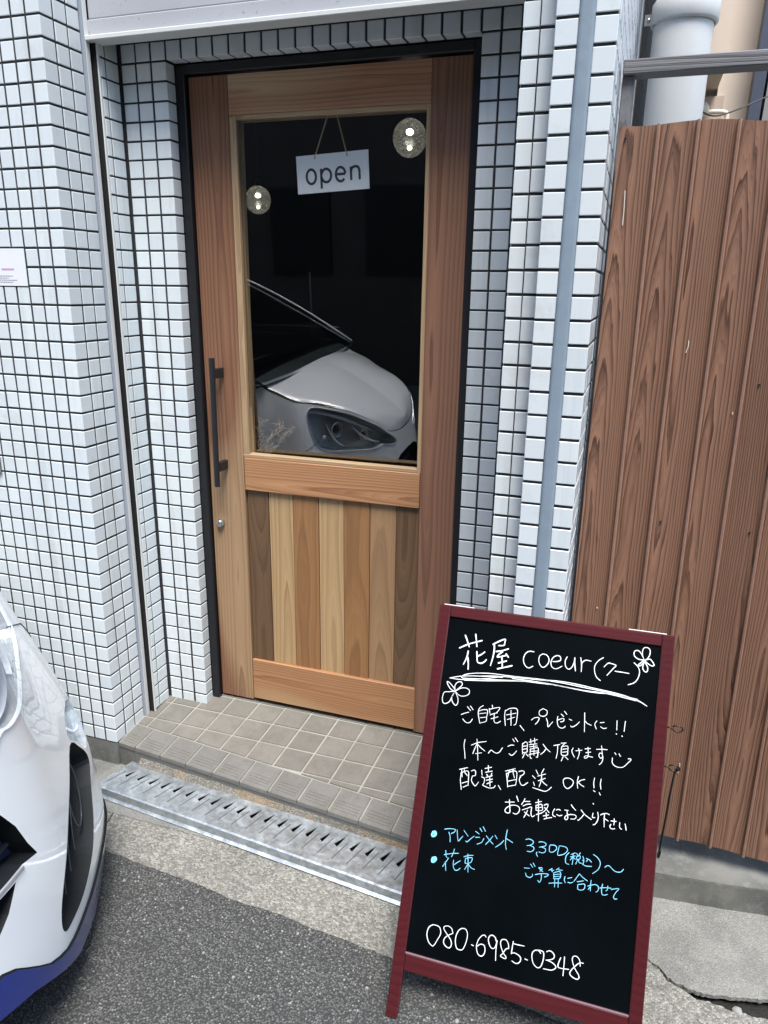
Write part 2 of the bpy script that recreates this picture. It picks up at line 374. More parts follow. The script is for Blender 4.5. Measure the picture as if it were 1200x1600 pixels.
def mk_crackle():
    m = bpy.data.materials.new('crackled_lamp_glass'); m.use_nodes = True; t = m.node_tree; t.nodes.clear(); N = t.nodes.new; K = t.links.new
    o = N('ShaderNodeOutputMaterial'); tc = N('ShaderNodeTexCoord'); mp = N('ShaderNodeMapping'); mp.inputs['Scale'].default_value = (1, 1, .55); K(tc.outputs['Object'], mp.inputs[0])
    vo = N('ShaderNodeTexVoronoi'); vo.feature = 'DISTANCE_TO_EDGE'; vo.inputs['Scale'].default_value = 170; K(mp.outputs[0], vo.inputs['Vector'])
    rp = N('ShaderNodeValToRGB'); rp.color_ramp.elements[0].color = (.62, .62, .62, 1); rp.color_ramp.elements[1].position = .13; rp.color_ramp.elements[1].color = (.06, .06, .06, 1); K(vo.outputs[0], rp.inputs[0])
    tr = N('ShaderNodeBsdfTransparent'); tr.inputs[0].default_value = (.86, .86, .82, 1); tl = N('ShaderNodeBsdfTranslucent'); tl.inputs[0].default_value = (.95, .93, .84, 1)
    gl = N('ShaderNodeBsdfGlossy'); gl.inputs['Roughness'].default_value = .25; gl.inputs[0].default_value = (.8, .8, .76, 1)
    a = N('ShaderNodeMixShader'); a.inputs[0].default_value = .5; K(tl.outputs[0], a.inputs[1]); K(gl.outputs[0], a.inputs[2])
    b = N('ShaderNodeMixShader'); K(rp.outputs[0], b.inputs[0]); K(tr.outputs[0], b.inputs[1]); K(a.outputs[0], b.inputs[2]); K(b.outputs[0], o.inputs[0]); return m
CRACKLE = mk_crackle()
CARGLASS = glassmat('car_glass', (.25, .28, .28), .05, 1.0)
def emis(name, c, s):
    m = Mat(name, (0, 0, 0)); m.b.inputs['Emission Color'].default_value = (*c, 1); m.b.inputs['Emission Strength'].default_value = s; return m.m
BULB_GLOW = emis('lit_bulb_and_reflection', (1, .97, .86), 7)
BOARD = simple('black_marker_board', (.0016, .0026, .0036), .28, var=.6, scale=5, **{'Specular IOR Level': .13})
INKW = simple('white_marker_ink', (.82, .84, .84), .6, var=.05)
INKB = simple('light_blue_marker_ink', (.22, .62, .84), .6, var=.18, scale=60)
CARW = Mat('white_car_paint', (.82, .84, .85), .28, **{'Coat Weight': 1.0, 'Coat Roughness': .04}).m
CARB = Mat('blue_car_paint', (.003, .020, .19), .3, **{'Coat Weight': 1.0, 'Coat Roughness': .05}).m
CARK = simple('black_car_plastic', (.008, .010, .012), .6, **{'Specular IOR Level': .2})
CHROME = simple('chrome_trim', (.85, .87, .89), .2, .25, var=.03)
REFL = simple('headlamp_reflector', (.66, .70, .73), .2, .35, var=.3, scale=40, bump=.5)
HOUSING = simple('headlamp_housing', (.42, .44, .46), .25, .2, var=.3, scale=20)
RUBBER = simple('tyre_rubber', (.015, .015, .016), .8)
PIPEG = simple('pale_grey_pipe', (.52, .53, .535), .4, var=.04)
PIPED = simple('speckled_steel_pipe', (.17, .18, .19), .6, .4, var=.35, scale=300)
TAPE = simple('grey_joint_sealant', (.21, .27, .33), .55, var=.12, scale=25, bump=.5)
BEIGE = simple('beige_render', (.72, .62, .52), .8, var=.05, scale=4)
BEIGED = simple('tan_cladding', (.56, .46, .37), .7, var=.05, scale=4)
WHITEW = simple('white_render_wall', (.8, .8, .78), .8, var=.03)
ZINCD = simple('shade_dark_zinc_rib', (.13, .145, .16), .5, .5)  # darker than the plate: shaded rib sides put into the colour
PAPER = simple('white_notice_paper', (.72, .74, .82), .5, var=.03)
PINK = simple('pink_print', (.55, .30, .42), .6, var=.3, scale=400)
GREYINK = simple('grey_print', (.13, .13, .16), .6)
DARKWALL = simple('dark_brown_cladding', (.022, .02, .019), .7, var=.3, scale=3)
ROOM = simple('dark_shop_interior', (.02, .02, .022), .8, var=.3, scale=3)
# ------------------------------------------------------------------ projection only used to decide which tiles are big enough to be single parts
def px_area(p, nrm, w, h):
    d = Vector(p)-CAM; z = d.dot(_f)
    if z < .2: return 0, 0
    u, v = 600+FPX*d.dot(_R)/z, 800-FPX*d.dot(_U)/z
    if not (-15 < u < 1215 and -15 < v < 1615): return 0, 0
    c = abs(d.normalized().dot(Vector(nrm)))
    return (FPX/z)**2*w*h*c, min(w*c, h)*FPX/z

# ------------------------------------------------------------------ ground
def yedge(x): return -.318-.075*x
def sheet(x0, x1, y0, y1, z): return [(x0, y0, z), (x1, y0, z), (x1, y1, z), (x0, y1, z)], [(0, 1, 2, 3)]
struct('ground', sheet(-60, 60, -60, 60, -.30), SOIL, fix=False)
ex = [-40+i*.0 for i in range(0)]
rx = [-30, -6]+[-3+.02*i for i in range(452)]+[12, 30]
rp = [(x, yedge(max(-6, min(8, x))) + (.008*pnoise(Vector((x*7, 0, 3)))+.005*pnoise(Vector((x*35, 0, 5)))+.003*pnoise(Vector((x*120, 0, 5))) if -3 <= x <= 6.1 else 0)) for x in rx]
struct('road', (lambda P: prism(P, -.14, -.088))(rp + [(30, -50), (-30, -50)]), ASPHALT)
def jag(pts, n=6, amp=.0045, seed=0):
    out = []
    for (a, b), (c, d) in zip(pts, pts[1:]):
        for k in range(n):
            t = k/n; x = a+(c-a)*t; y = b+(d-b)*t
            e = amp*pnoise(Vector((x*70, y*70, seed)))+amp*.6*pnoise(Vector((x*260, y*260, seed+4)))
            out.append((x+e*.4, y+e))
    out.append(pts[-1]); return out
ck_u = jag([(1.40, -.2), (1.55, -.19), (1.678, -.205), (1.703, -.215), (1.721, -.239), (1.742, -.249), (1.765, -.254), (1.785, -.257), (1.822, -.253), (1.857, -.246), (1.882, -.239), (1.914, -.231), (1.937, -.225), (2.2, -.21)], seed=1)
ck_l = jag([(1.40, -.2), (1.55, -.192), (1.678, -.2085), (1.698, -.221), (1.717, -.245), (1.737, -.2545), (1.762, -.263), (1.782, -.276), (1.809, -.273), (1.838, -.277), (1.864, -.281), (1.897, -.281), (1.93, -.276), (2.2, -.28)], seed=2)
struct('pavement', prism([(-6, -.2)]+ck_u+[(6, -.2), (6, .6), (-6, .6)], -.095, -.085), SLAB)
front = [(x, y) for x, y in rp if -6 <= x <= 6]
fr_l = [(x, y-.002) for x, y in front if x < .135]; fr_r = [(x, y-.002) for x, y in front if x >= .135]
struct('pavement_border', prism([(-6, -.2)]+fr_l+[(.158, yedge(.158)-.002), (.128, -.2)], -.29, -.0868), PAVE)
struct('pavement_border', prism([(.133, -.2), (.163, yedge(.163)-.002)]+fr_r+[(6, -.2)]+list(reversed(ck_l)), -.29, -.0868), PAVE)
struct('soil', sheet(1.36, 2.3, -.34, -.12, -.112), SOIL, fix=False)
for i, (x, y, r) in enumerate([(1.872, -.262, .012), (1.888, -.268, .008), (1.845, -.268, .006)]):
    V, F = sphere((x, y, -.112+r*.75), r, 9, 6, .8)
    V = [(a+.35*r*pnoise(Vector((a*90, b*90, i))), b+.35*r*pnoise(Vector((a*90, b*90, i+9))), c+.3*r*pnoise(Vector((a*80, c*90, i+5)))) for a, b, c in V]
    o = part('stone', (V, F), STONE)
    tag(o, ['larger pale stone lying in the open crack of the pavement', 'small stone beside the larger one in the pavement crack', 'smallest stone at the left of the pavement crack'][i], 'stone', 'stones in the pavement crack')

# ------------------------------------------------------------------ tiles
def tile_vf(w, h, t=.003, b=.0013):
    a, c = w/2, h/2
    V = [(-a, t, -c), (a, t, -c), (a, t, c), (-a, t, c), (-a, b, -c), (a, b, -c), (a, b, c), (-a, b, c),
         (-a+b, 0, -c+b), (a-b, 0, -c+b), (a-b, 0, c-b), (-a+b, 0, c-b)]
    F = [(8, 9, 10, 11)]
    for k in (0, 4):
        for i in range(4): j = (i+1) % 4; F.append((k+i, k+j, k+4+j, k+4+i))
    return V, F
def ltile_vf(w1, w2, h, t=.003, b=.0013):
    P = [(-w1, t), (-w1, b), (-w1+b, 0), (-.0016, 0), (-.0005, .0005), (0, .0016), (0, w2-b), (-b, w2), (-t, w2), (-t, t)]
    n = len(P); V = []
    for z, ins in ((-h/2, b), (-h/2+b, 0), (h/2-b, 0), (h/2, b)):
        for x, y in P:
            if ins:   # inset of the outer faces at the upper and lower rim
                x2 = min(x, -ins) if x > -.002 else x; y2 = max(y, ins) if y < .002 else y
                V.append((x2, y2, z))
            else: V.append((x, y, z))
    F = [tuple(range(n)), tuple(reversed(range(3*n, 4*n)))]
    for l in range(3):
        for i in range(n): j = (i+1) % n; F.append((l*n+j, l*n+i, (l+1)*n+i, (l+1)*n+j))
    return V, F
class Tiles:
    def __init__(s): s.items = []; s.cache = {}
    def add(s, kind, dims, loc, rz=0, rx=0, nrm=(0, -1, 0), mat=TILE):
        s.items.append((kind, dims, loc, rz, rx, nrm, mat))
    def emit(s, root, limit=300, name='tile', fill='tiles_far_or_narrow'):
        def key(it):
            kind, dims, loc, rz, rx, nrm, mat = it
            A, m = px_area(loc, nrm, dims[0] if kind == 'T' else dims[0]+.3*dims[1], dims[-1]); return (A if m > 7 else 0)
        its = sorted(s.items, key=key, reverse=True); base = wloc(root)
        rest = {}
        for i, it in enumerate(its):
            kind, dims, loc, rz, rx, nrm, mat = it
            R = Euler((rx+random.gauss(0, .004), random.gauss(0, .002), rz+random.gauss(0, .005)))
            L = Vector(loc)+Vector((random.gauss(0, .0002), random.gauss(0, .0002), random.gauss(0, .0002)))
            ck = (kind, dims, mat.name)
            if i < limit and key(it) > 0:
                if ck not in s.cache:
                    V, F = (tile_vf if kind == 'T' else ltile_vf)(*dims); s.cache[ck] = mesh(name, V, F, mat)
                o = bpy.data.objects.new(name, s.cache[ck]); o.location = L-base; o.rotation_euler = R; link(o, root)
            else:
                V, F = (tile_vf if kind == 'T' else ltile_vf)(*dims); Mx = Matrix.Translation(L) @ R.to_matrix().to_4x4()
                rest.setdefault(mat.name, []).append(([tuple(Mx @ Vector(v)) for v in V], F))
        for k, vfs in rest.items():
            o = part(fill, join(*vfs), bpy.data.materials[k], root, fix=False); o['kind'] = 'stuff'
FZ = lambda x, y: .125*y
H = .0440
# ---- left wall
LW = empty('tiled_wall', (0, .1, 0), 'white mosaic tiled wall at the left of the door with a paper notice on it', 'wall')
T = Tiles()
for r in range(-10, 42):
    zc = 2.1-.05*(r+.5)
    T.add('L', (.0414, .0470, H), (0, 0, zc), nrm=(-.6, -.8, 0) if False else (.3, -.9, 0))
    for k in range(1, 22): T.add('T', (.0386, H), (-.0451*(k+.5), 0, zc))
    for y0, y1 in ((.0528, .0965), (.1025, .1470)):
        T.add('T', (y1-y0, H), (0, (y0+y1)/2, zc), rz=math.pi/2, nrm=(1, 0, 0))
ZR = lambda k: 2.05-.04956*k
for k in range(-11, 41):
    z1, z0 = ZR(k), ZR(k+1); z0b = max(z0, .0275); h = z1-z0b-.0055; zc = (z1+z0b)/2
    if h < .006: continue
    for y0, y1 in ((.1865, .2052), (.2100, .2610)):
        T.add('T', (y1-y0, round(h, 5)), (.0265, (y0+y1)/2, zc), rz=math.pi/2, nrm=(1, 0, 0))
T.emit(LW)
part('grout', join(box(-1.2, -.0028, .0028, .149, -.002, 2.62), box(-1.2, .0237, .1805, .42, -.1, 2.62)), GROUT, LW)
part('wall_base', box(-1.2, -.0015, .0022, .1488, -.2, -.0022), BASEM, LW)
part('slot_shade', box(-1.2, -.05, .1495, .1803, -.1, 2.62), DARKV, LW)  # near-black core standing in for the shade inside the rail slot
# ---- walls round the door
DS = empty('door_surround_wall', (.6, .3, 0), 'recessed white mosaic tiled wall framing the wooden door, shaded near the top', 'wall')
T = Tiles(); c0, cp = .0325, .049
for k in range(-11, 41):
    z1, z0 = ZR(k), ZR(k+1); z0b = max(z0, .0275); h = round(z1-z0b-.0055, 5); zc = (z1+z0b)/2
    if h < .006: continue
    if k >= 0:
        T.add('T', (.0432, h), (.0555, .266, zc)); T.add('T', (.0432, h), (.1052, .266, zc))
        T.add('L', (.0455, .041, h), (.179, .266, zc), nrm=(.3, -.9, 0))
        for j in (21, 22, 23): T.add('T', (.0432, h), (c0+cp*(j+.5), .266, zc))
    else:
        for j in range(0, 24):
            if k == -1 and 3 <= j < 21: continue
            T.add('T', (.0432, h), (c0+cp*(j+.5), .266, zc))
for j in range(3, 21):   # lintel: angle tiles that wrap under the edge
    x = c0+cp*(j+.5)
    Mk = ('U',)
    T.items.append(('U', (.0455, .041, .0432), (x, .266, 2.05+.0015), 0, 0, (0, -1, 0), TILE))
_old = ltile_vf
def utile_vf(hf, hu, w):      # front leg goes up (+z), lower leg goes back (+y) under the lintel
    V, F = _old(hf, hu, w)    # leg 1 along -x, leg 2 along +y, length along z
    return [(z, y, -x) for x, y, z in V], [tuple(reversed(f)) for f in F]
_em = Tiles.emit
def emit2(s, root, limit=300, name='tile', fill='tiles_far_or_narrow'):
    U = [i for i in s.items if i[0] == 'U']; s.items = [i for i in s.items if i[0] != 'U']
    base = wloc(root)
    if U:
        me = mesh(name, *utile_vf(*U[0][1]), TILE)
        for it in U:
            o = bpy.data.objects.new(name, me); o.location = Vector(it[2])-base; o.rotation_euler = (random.gauss(0, .004), random.gauss(0, .002), random.gauss(0, .004)); link(o, root)
    _em(s, root, limit-len(U), name, fill)
emit2(T, DS)
part('grout', join(box(.0237, .1762, .2688, .42, -.1, 2.0528), box(1.0638, 1.3, .2688, .42, -.1, 2.0528), box(.0237, 1.3, .2688, .42, 2.0530, 2.62)), GROUT, DS)
# ---- pier at the right
PR = empty('tiled_pillar', (1.34, -.1, -.085), 'stepped white mosaic tiled pillar right of the door with a grey sealant strip down its front', 'pillar')
T = Tiles()
for r in range(-10, 43):
    zc = 2.1-.05*(r+.5)
    T.add('T', (.0425, H), (1.3048, -.113, zc)); T.add('L', (.0425, .0455, H), (1.399, -.113, zc), nrm=(.3, -.9, 0))
    T.add('L', (.045, .0325, H), (1.215, -.067, zc), rz=-math.pi/2, nrm=(0, -1, 0))
    T.add('T', (.0325, H), (1.2665, -.067, zc), mat=TILE)
    for j in range(27):
        y = -.066+.0478*(j+.5)
        if y > .16 and zc < 1.5: continue
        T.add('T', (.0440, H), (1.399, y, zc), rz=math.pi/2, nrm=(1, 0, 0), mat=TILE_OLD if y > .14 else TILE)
T.emit(PR)
part('grout', join(box(1.285, 1.3962, -.1102, 1.24, -.1, 2.62), box(1.2178, 1.2848, -.0642, .4, -.1, 2.62)), GROUT, PR)
# sealant strip with small wrinkles
V, F = [], []
nz = 270
for i in range(nz+1):
    z = -.08+2.7*i/nz; e = .0006*pnoise(Vector((0, 0, z*60)))+.0005*pnoise(Vector((3, 0, z*14)))
    for x, y in ((1.3268, -.1085), (1.3268+e, -.1140), (1.3335, -.1150+e*1.5), (1.3495, -.1150-e), (1.3562-e, -.1140), (1.3562, -.1085)): V.append((x, y, z))
for i in range(nz):
    for k in range(5): a = i*6+k; F.append((a, a+1, a+7, a+6))
part('sealant_strip', (V, F), TAPE, PR, smooth=True, fix=False)
# ---- shutter
SH = empty('roller_shutter', (.6, .18, 2.08), 'off-white dusty metal roller shutter rolled up above the door', 'shutter')
part('bottom_rail', box(.009, 1.214, .166, .19, 2.0935, 2.1325, .002), ALU, SH)
part('lip', box(.006, 1.214, .150, .205, 2.0800, 2.0915, .0015), ALUW, SH)
for i in range(8): part('slat', box(.012, 1.214, .170-.0005*i, .186, 2.1345+.06*i, 2.1925+.06*i, .002), ALU, SH)
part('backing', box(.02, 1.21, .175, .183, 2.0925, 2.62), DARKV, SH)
RL = empty('shutter_guide_rail', (.01, .165, 0), 'narrow white and grey metal guide rail running down the left reveal', 'rail')
part('outer_flange', box(-.02, .0105, .1492, .1500, -.04, 2.62), ALUG, RL)
part('outer_strip', box(-.02, .0112, .1502, .1665, -.04, 2.62, .001), ALUW, RL)
part('slot_shade', box(-.02, .0230, .1752, .1762, -.04, 2.62), DARKV, RL)  # added dark plate, painting the slot's shade in front of the inner strip
part('inner_strip', box(-.02, .0262, .1765, .1850, -.04, 2.62, .001), ALUW, RL)

# ------------------------------------------------------------------ entrance step
YT = lambda x: .105-.088*x
YB = lambda x: .006-.088*x
LIGHTG = mk_conc('pale_floor_joint', (.33, .32, .28), (.42, .41, .36), (.15, .145, .125), agg=0, st=(.42, .62))
st = struct('entrance_step', join(prism([(-.02, YB(0)+.007), (1.30, YB(1.30)+.007), (1.30, .5), (-.02, .5)], -.12, lambda x, y: FZ(x, y)-.0035)), LIGHTG)
def clip(poly, a, b, c):   # keep a*x+b*y+c >= 0
    out = []
    for i in range(len(poly)):
        p, q = poly[i], poly[(i+1) % len(poly)]; dp = a*p[0]+b*p[1]+c; dq = a*q[0]+b*q[1]+c
        if dp >= 0: out.append(p)
        if (dp >= 0) != (dq >= 0): t = dp/(dp-dq); out.append((p[0]+(q[0]-p[0])*t, p[1]+(q[1]-p[1])*t))
    return out
XL = lambda k, y: .136+.1003*k+.07*y
ylines = [-.06, .058, .147, .236, .322, .42]; g = .0036
for j in range(5):
    for k in range(-2, 12):
        y0, y1 = ylines[j]+g, ylines[j+1]-g
        P = [(XL(k, y0)+g, y0), (XL(k+1, y0)-g, y0), (XL(k+1, y1)-g, y1), (XL(k, y1)+g, y1)]
        P = clip(P, .088, 1, -.105-.003); P = clip(P, 1, 0, -.006); P = clip(P, -1, 0, 1.28)
        if len(P) < 3: continue
        A = abs(sum(P[i][0]*P[(i+1) % len(P)][1]-P[(i+1) % len(P)][0]*P[i][1] for i in range(len(P))))/2
        if A < 2e-4: continue
        dz = random.gauss(0, .0003)
        if y1 > .33 and k >= 7: P = [(x, min(y, .36)) for x, y in P]
        o = part('floor_tile', prism(P, lambda x, y: FZ(x, y)-.008, lambda x, y: FZ(x, y)+dz, .0012), FTILE, st)
for k in range(-6, 8):
    xa = .584+.1015*k; ta, tb = xa+.0028, xa+.1015-.0028
    if tb < .01 or ta > 1.27: continue
    if ta < .006: ta = .006
    if xa < 0: fa = .004
    else: fa = ta-.0065
    fb = tb-.0065
    P = [(fa, YB(fa)), (fb, YB(fb)), (tb, YT(tb)-.003), (ta, YT(ta)-.003)]
    A = prism(P, lambda x, y: FZ(x, y)-.014, lambda x, y: FZ(x, y)+.0004, .0014); vf = [A]
    if tb-ta > .05:
        for q in (.16, .27, .38, .49):
            pa = (fa+(ta-fa)*q+.010, (YB(fa)+(YT(ta)-YB(fa))*q)); pb = (fb+(tb-fb)*q-.010, (YB(fb)+(YT(tb)-YB(fb))*q)); e = .0018
            vf.append(prism([(pa[0], pa[1]-e), (pb[0], pb[1]-e), (pb[0], pb[1]+e), (pa[0], pa[1]+e)], lambda x, y: FZ(x, y)-.001, lambda x, y: FZ(x, y)+.0018, .0008))
    part('nosing_tile', join(*vf), NTILE, st)
for a, b in ((.0, .062), (.0635, .17), (.1715, 1.28)):
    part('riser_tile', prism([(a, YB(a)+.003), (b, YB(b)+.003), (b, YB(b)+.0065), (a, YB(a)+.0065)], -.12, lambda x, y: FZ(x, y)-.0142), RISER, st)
# mortar fillet between riser and gutter cover
GB = lambda x: -.003-.068*x
GF = lambda x: -.131-.092*x
V, F = [], []; nx, ny = 150, 8
for i in range(nx+1):
    x = .078+1.23*i/nx
    for j in range(ny+1):
        t = j/ny; ya, yb = YB(x)+.004, GB(x)-.012; y = ya+(yb-ya)*t
        z = -.034-.03*t+.0035*pnoise(Vector((x*22, y*40, 0)))+.0012*pnoise(Vector((x*120, y*120, 2)))
        if i == 0: z = -.087
        V.append((x+(.008*pnoise(Vector((0, y*60, 4))) if i < 3 else 0), y, z))
for i in range(nx):
    for j in range(ny): a = i*(ny+1)+j; F.append((a, a+ny+1, a+ny+2, a+1))
struct('mortar_fillet', (V, F), MORTAR, smooth=True, fix=False)
# ---- gutter cover
GC = empty('gutter_cover', (.6, -.12, -.085), 'galvanised steel gutter cover plate with triangular slots on the ground before the step', 'gutter cover')
ZG = -.0585; x0g, x1g, pit = .052, 1.31, .0470
def gp(x, t): return (x-.035*(t-.0), GB(x)+(GF(x)-GB(x))*t)
tv, tf = [], []
cells = [x0g+.004] + [.098+pit*i for i in range(26)]
edges_ = [x0g]+[.0745+pit*i for i in range(27)]
def addp(P, holes, z):
    loops = [[Vector((*p, 0)) for p in P]]+[[Vector((*p, 0)) for p in h] for h in holes]
    flat = [q for l in loops for q in l]; n = len(tv)
    for q in flat: tv.append((q.x, q.y, z+.0006*pnoise(Vector((q.x*8, q.y*8, 1)))))
    for t in tessellate_polygon(loops): tf.append(tuple(n+i for i in t))
for i in range(len(edges_)-1):
    a, b = edges_[i], edges_[i+1]; P = [gp(a, 0), gp(b, 0), gp(b, 1), gp(a, 1)]
    if i == 0: addp(P, [], ZG); continue
    xc = (a+b)/2+.004; j = random.uniform(-.001, .001)
    hole = [gp(xc-.0105+j, .45), gp(xc+.0045, .51), gp(xc+.0035, .18+j*10)]
    addp(P, [hole], ZG)
    # pressed-up louvre lip at the hole
    n = len(tv); h3 = [gp(xc+.0035, .18), gp(xc+.0045, .51), gp(xc+.0105, .50), gp(xc+.0065, .21)]
    tv += [(h3[0][0], h3[0][1], ZG), (h3[1][0], h3[1][1], ZG+.004), (h3[2][0], h3[2][1], ZG+.0005), (h3[3][0], h3[3][1], ZG)]
    tf += [(n, n+1, n+2), (n, n+2, n+3)]
o = part('slotted_plate', (tv, tf), ZINC, GC, fix=False)
md = o.modifiers.new('thickness', 'SOLIDIFY'); md.thickness = .0022; md.offset = -1
for i in range(1, len(edges_)-1):
    a = edges_[i]; p, q = gp(a+.003, .32), gp(a-.003, .82); e = .0017
    part('pressed_rib', prism([(p[0]-e, p[1]), (q[0]-e, q[1]), (q[0]+e, q[1]), (p[0]+e, p[1])], ZG-.0005, ZG+.0026, .0010), ZINCD, GC)
def strip(pts2, name):      # extrude a profile of (t-offset dy, z) along the plate edge
    vf = []
    for side, base in pts2:
        pass
def lipf(f, prof, name, x0, x1, sh):
    V, F = [], []; n = 40
    for i in range(n+1):
        x = x0+(x1-x0)*i/n
        for dy, z in prof: V.append((x-.035*sh, f(x)+dy, z+.0005*pnoise(Vector((x*9, 0, 2)))))
    k = len(prof)
    for i in range(n):
        for j in range(k-1): a = i*k+j; F.append((a, a+k, a+k+1, a+1))
    o = part(name, (V, F), ZINC, GC, fix=False); md = o.modifiers.new('thickness', 'SOLIDIFY'); md.thickness = .002; return o
lipf(GF, [(.0005, ZG), (-.002, ZG+.0022), (-.006, ZG+.0005), (-.0085, ZG-.012), (-.0095, ZG-.019), (-.014, ZG-.0225), (-.019, -.0835)], 'front_lip', x0g, x1g, 1)
lipf(GB, [(-.0005, ZG), (.002, ZG+.004), (.006, ZG+.003), (.012, ZG-.003), (.02, ZG-.006)], 'back_lip', x0g, x1g, 0)
part('under_cover_shade', prism([(x0g+.01, GB(x0g)-.004), (x1g, GB(x1g)-.004), (x1g-.03, GF(x1g)+.002), (x0g-.02, GF(x0g)+.002)], -.0845, -.076), DARKV, GC)  # dark plate painting the shade seen through the slots

# ------------------------------------------------------------------ kerb and fence at the right
KY = lambda x: .004+.112*(x-1.7)
struct('kerb', prism(jag([(1.402, KY(1.402)), (1.9, KY(1.9)), (3.5, KY(3.5))], 30, .003, 7)+[(3.5, 1.2), (1.402, 1.2)], -.14, -.006, .006), CURBM)
struct('ground_patch', sheet(1.3, 5, .25, 9, -.004), SLAB, fix=False)
RIBM = simple('highlight_brown_fence_rib', (.30, .175, .125), .36, var=.25, scale=60)  # lighter than the planks: the ridge highlight is put into the colour
FE = empty('fence', (1.7, .07, .05), 'brown woodgrain sheet fence with narrow raised ribs right of the tiled pillar', 'fence')
FY = .072
def fx(i, z): return 1.4915+.0778*i + .0105*(1.5-z)*(i/5 if i > 0 else 0)*.9 + .004*(1.5-z)
ZT = lambda x: 1.796+.003*math.sin(x*25)+.004*pnoise(Vector((x*9, 0, 0)))
ZB = lambda x: .062+.0025*math.sin(x*21+1)-.04*(x-1.7)
nzf = 24
for i in range(-1, 12):
    V, F = [], []
    for s in range(nzf+1):
        t = s/nzf
        for e in range(5):
            u = e/4; za = .06+t*1.73
            xa, xb = fx(i, za)+.0055, fx(i+1, za)-.0055
            if i == -1: xa = 1.4105
            x = xa+(xb-xa)*u; z = ZB(x)+(ZT(x)-ZB(x))*t
            V.append((x, FY+.0015*pnoise(Vector((x*6, z*2.2, i)))+.001*math.sin(u*math.pi), z))
    for s in range(nzf):
        for e in range(4): a = s*5+e; F.append((a, a+1, a+6, a+5))
    o = part('plank', (V, F), W_FENCE, FE, fix=False, smooth=True)
    if i < 11:
        V, F = [], []
        for s in range(nzf+1):
            t = s/nzf
            za = .06+t*1.73; xc = fx(i+1, za); z0, z1 = ZB(xc), ZT(xc); z = z0+(z1-z0)*t
            for dx, dy in ((-.0056, .0006), (-.0042, -.0085), (-.0003, -.0105), (.0022, -.0065), (.0024, .0035), (.0056, .0010)): V.append((xc+dx, FY+dy+.0015*pnoise(Vector((xc*6, z*2.2, i))), z))
        for s in range(nzf):
            for e in range(5): a = s*6+e; F.append((a, a+1, a+7, a+6))
        part('rib', (V, F), RIBM, FE, fix=False)
SCR = simple('bare_scratch', (.62, .58, .52), .6)
for x, z0_, z1_, lean in ((1.4345, 1.598, 1.668, .002), (1.6020, 1.331, 1.358, -.003), (1.7150, .262, .292, -.001), (1.7120, 1.20, 1.206, 0), (1.4690, .69, .695, 0)):
    part('paint_scratch', tube([(x+lean, FY-.0022, z0_), (x+lean*.3+.001, FY-.0026, (z0_+z1_)/2), (x, FY-.0022, z1_)], .0011, 5), SCR, FE, fix=False)
for x, z in ((1.4245, 1.770), (1.787, .932), (1.593, .936), (1.757, 1.269), (1.642, 1.742)):
    part('nail_head', sphere((x, FY-.0018, z), .0026, 8, 5, .8), DARKV, FE, fix=False)
part('backing_sheet', box(1.412, 2.40, FY+.006, FY+.010, .07, 1.78), DARKV, FE)
BM = empty('timber_rail', (1.7, .12, 1.9), 'weathered grey timber rail crossing above the brown fence on a short post', 'timber rail')
part('beam', box(1.4045, 2.6, .100, .152, 1.8985, 1.9265, .002), W_GREY, BM)
part('post', box(1.4045, 1.4300, .112, .150, .05, 1.898, .002), W_GREYZ, BM)

# loose grit on the pavement edge and the road
random.seed(21); gv = []
for i in range(420):
    x = random.uniform(.1, 2.1); y = yedge(x)+random.gauss(0, .10); z = -.087 if y > yedge(x) else -.088
    if 1.1 < x < 1.66 and y > -.5 and random.random() < .5: continue
    if y > GF(x)-.02 and x < 1.35: continue
    if y > -.29 and x > 1.4: continue
    r = abs(random.gauss(.0016, .0010))+.0008
    V, F = sphere((x, y, z+r*.4), r, 6, 4, .7); a = random.random()*9
    gv.append(([(p+r*.4*pnoise(Vector((p*300, q*300, a))), q+r*.4*pnoise(Vector((q*300, p*300, a+3))), s) for p, q, s in V], F))
o = part('loose_grit', join(*gv), STONE, None, fix=False); o['kind'] = 'stuff'; tag(o, 'loose pale grit scattered where the pavement meets the road', 'grit')
# ------------------------------------------------------------------ door
DR = empty('door', (.62, .34, .04), 'wooden shop door with a large glass pane, seven coloured planks below and a black bar handle', 'door')
yf = .325
DF = part('outer_frame', join(box(.1805, .2065, .3085, .40, .024, 2.0485, .0015), box(1.0365, 1.0600, .3085, .40, .024, 2.0485, .0015), box(.2067, 1.0363, .3085, .40, 2.0245, 2.0485, .0015)), BLACKF, DR)
part('frame_stop', join(box(.2067, .2095, .332, .40, .03, 2.024), box(1.0335, 1.0363, .318, .40, .03, 2.024)), BLACKF, DR)
part('stile', box(.2105, .3345, yf, yf+.036, .050, 2.0205, .0012), W_STILE, DR)
part('stile', box(.9260, 1.0330, yf, yf+.036, .050, 2.0205, .0012), W_STILE_R, DR)
part('top_rail', box(.3350, .9255, yf+.0005, yf+.035, 1.9180, 2.0200, .0012), W_RAIL_T, DR)
part('middle_rail', box(.3385, .9245, yf-.003, yf+.035, .8245, .9315, .0015), W_RAIL, DR)
part('bottom_rail', box(.3385, .9290, yf-.003, yf+.035, .0590, .2105, .0015), W_RAIL, DR)
part('glazing_bead', box(.3348, .3560, yf+.001, yf+.016, .9440, 1.9175, .0015), W_BEAD, DR)
part('glazing_bead', box(.9140, .9257, yf+.001, yf+.016, .9440, 1.9175, .0015), W_BEAD, DR)
part('glazing_bead', box(.3562, .9138, yf+.0015, yf+.016, 1.9050, 1.9175, .0015), W_BEAD_X, DR)
part('glazing_bead', box(.3348, .9257, yf+.0005, yf+.030, .9317, .9438, .0015), W_BEAD_X, DR)
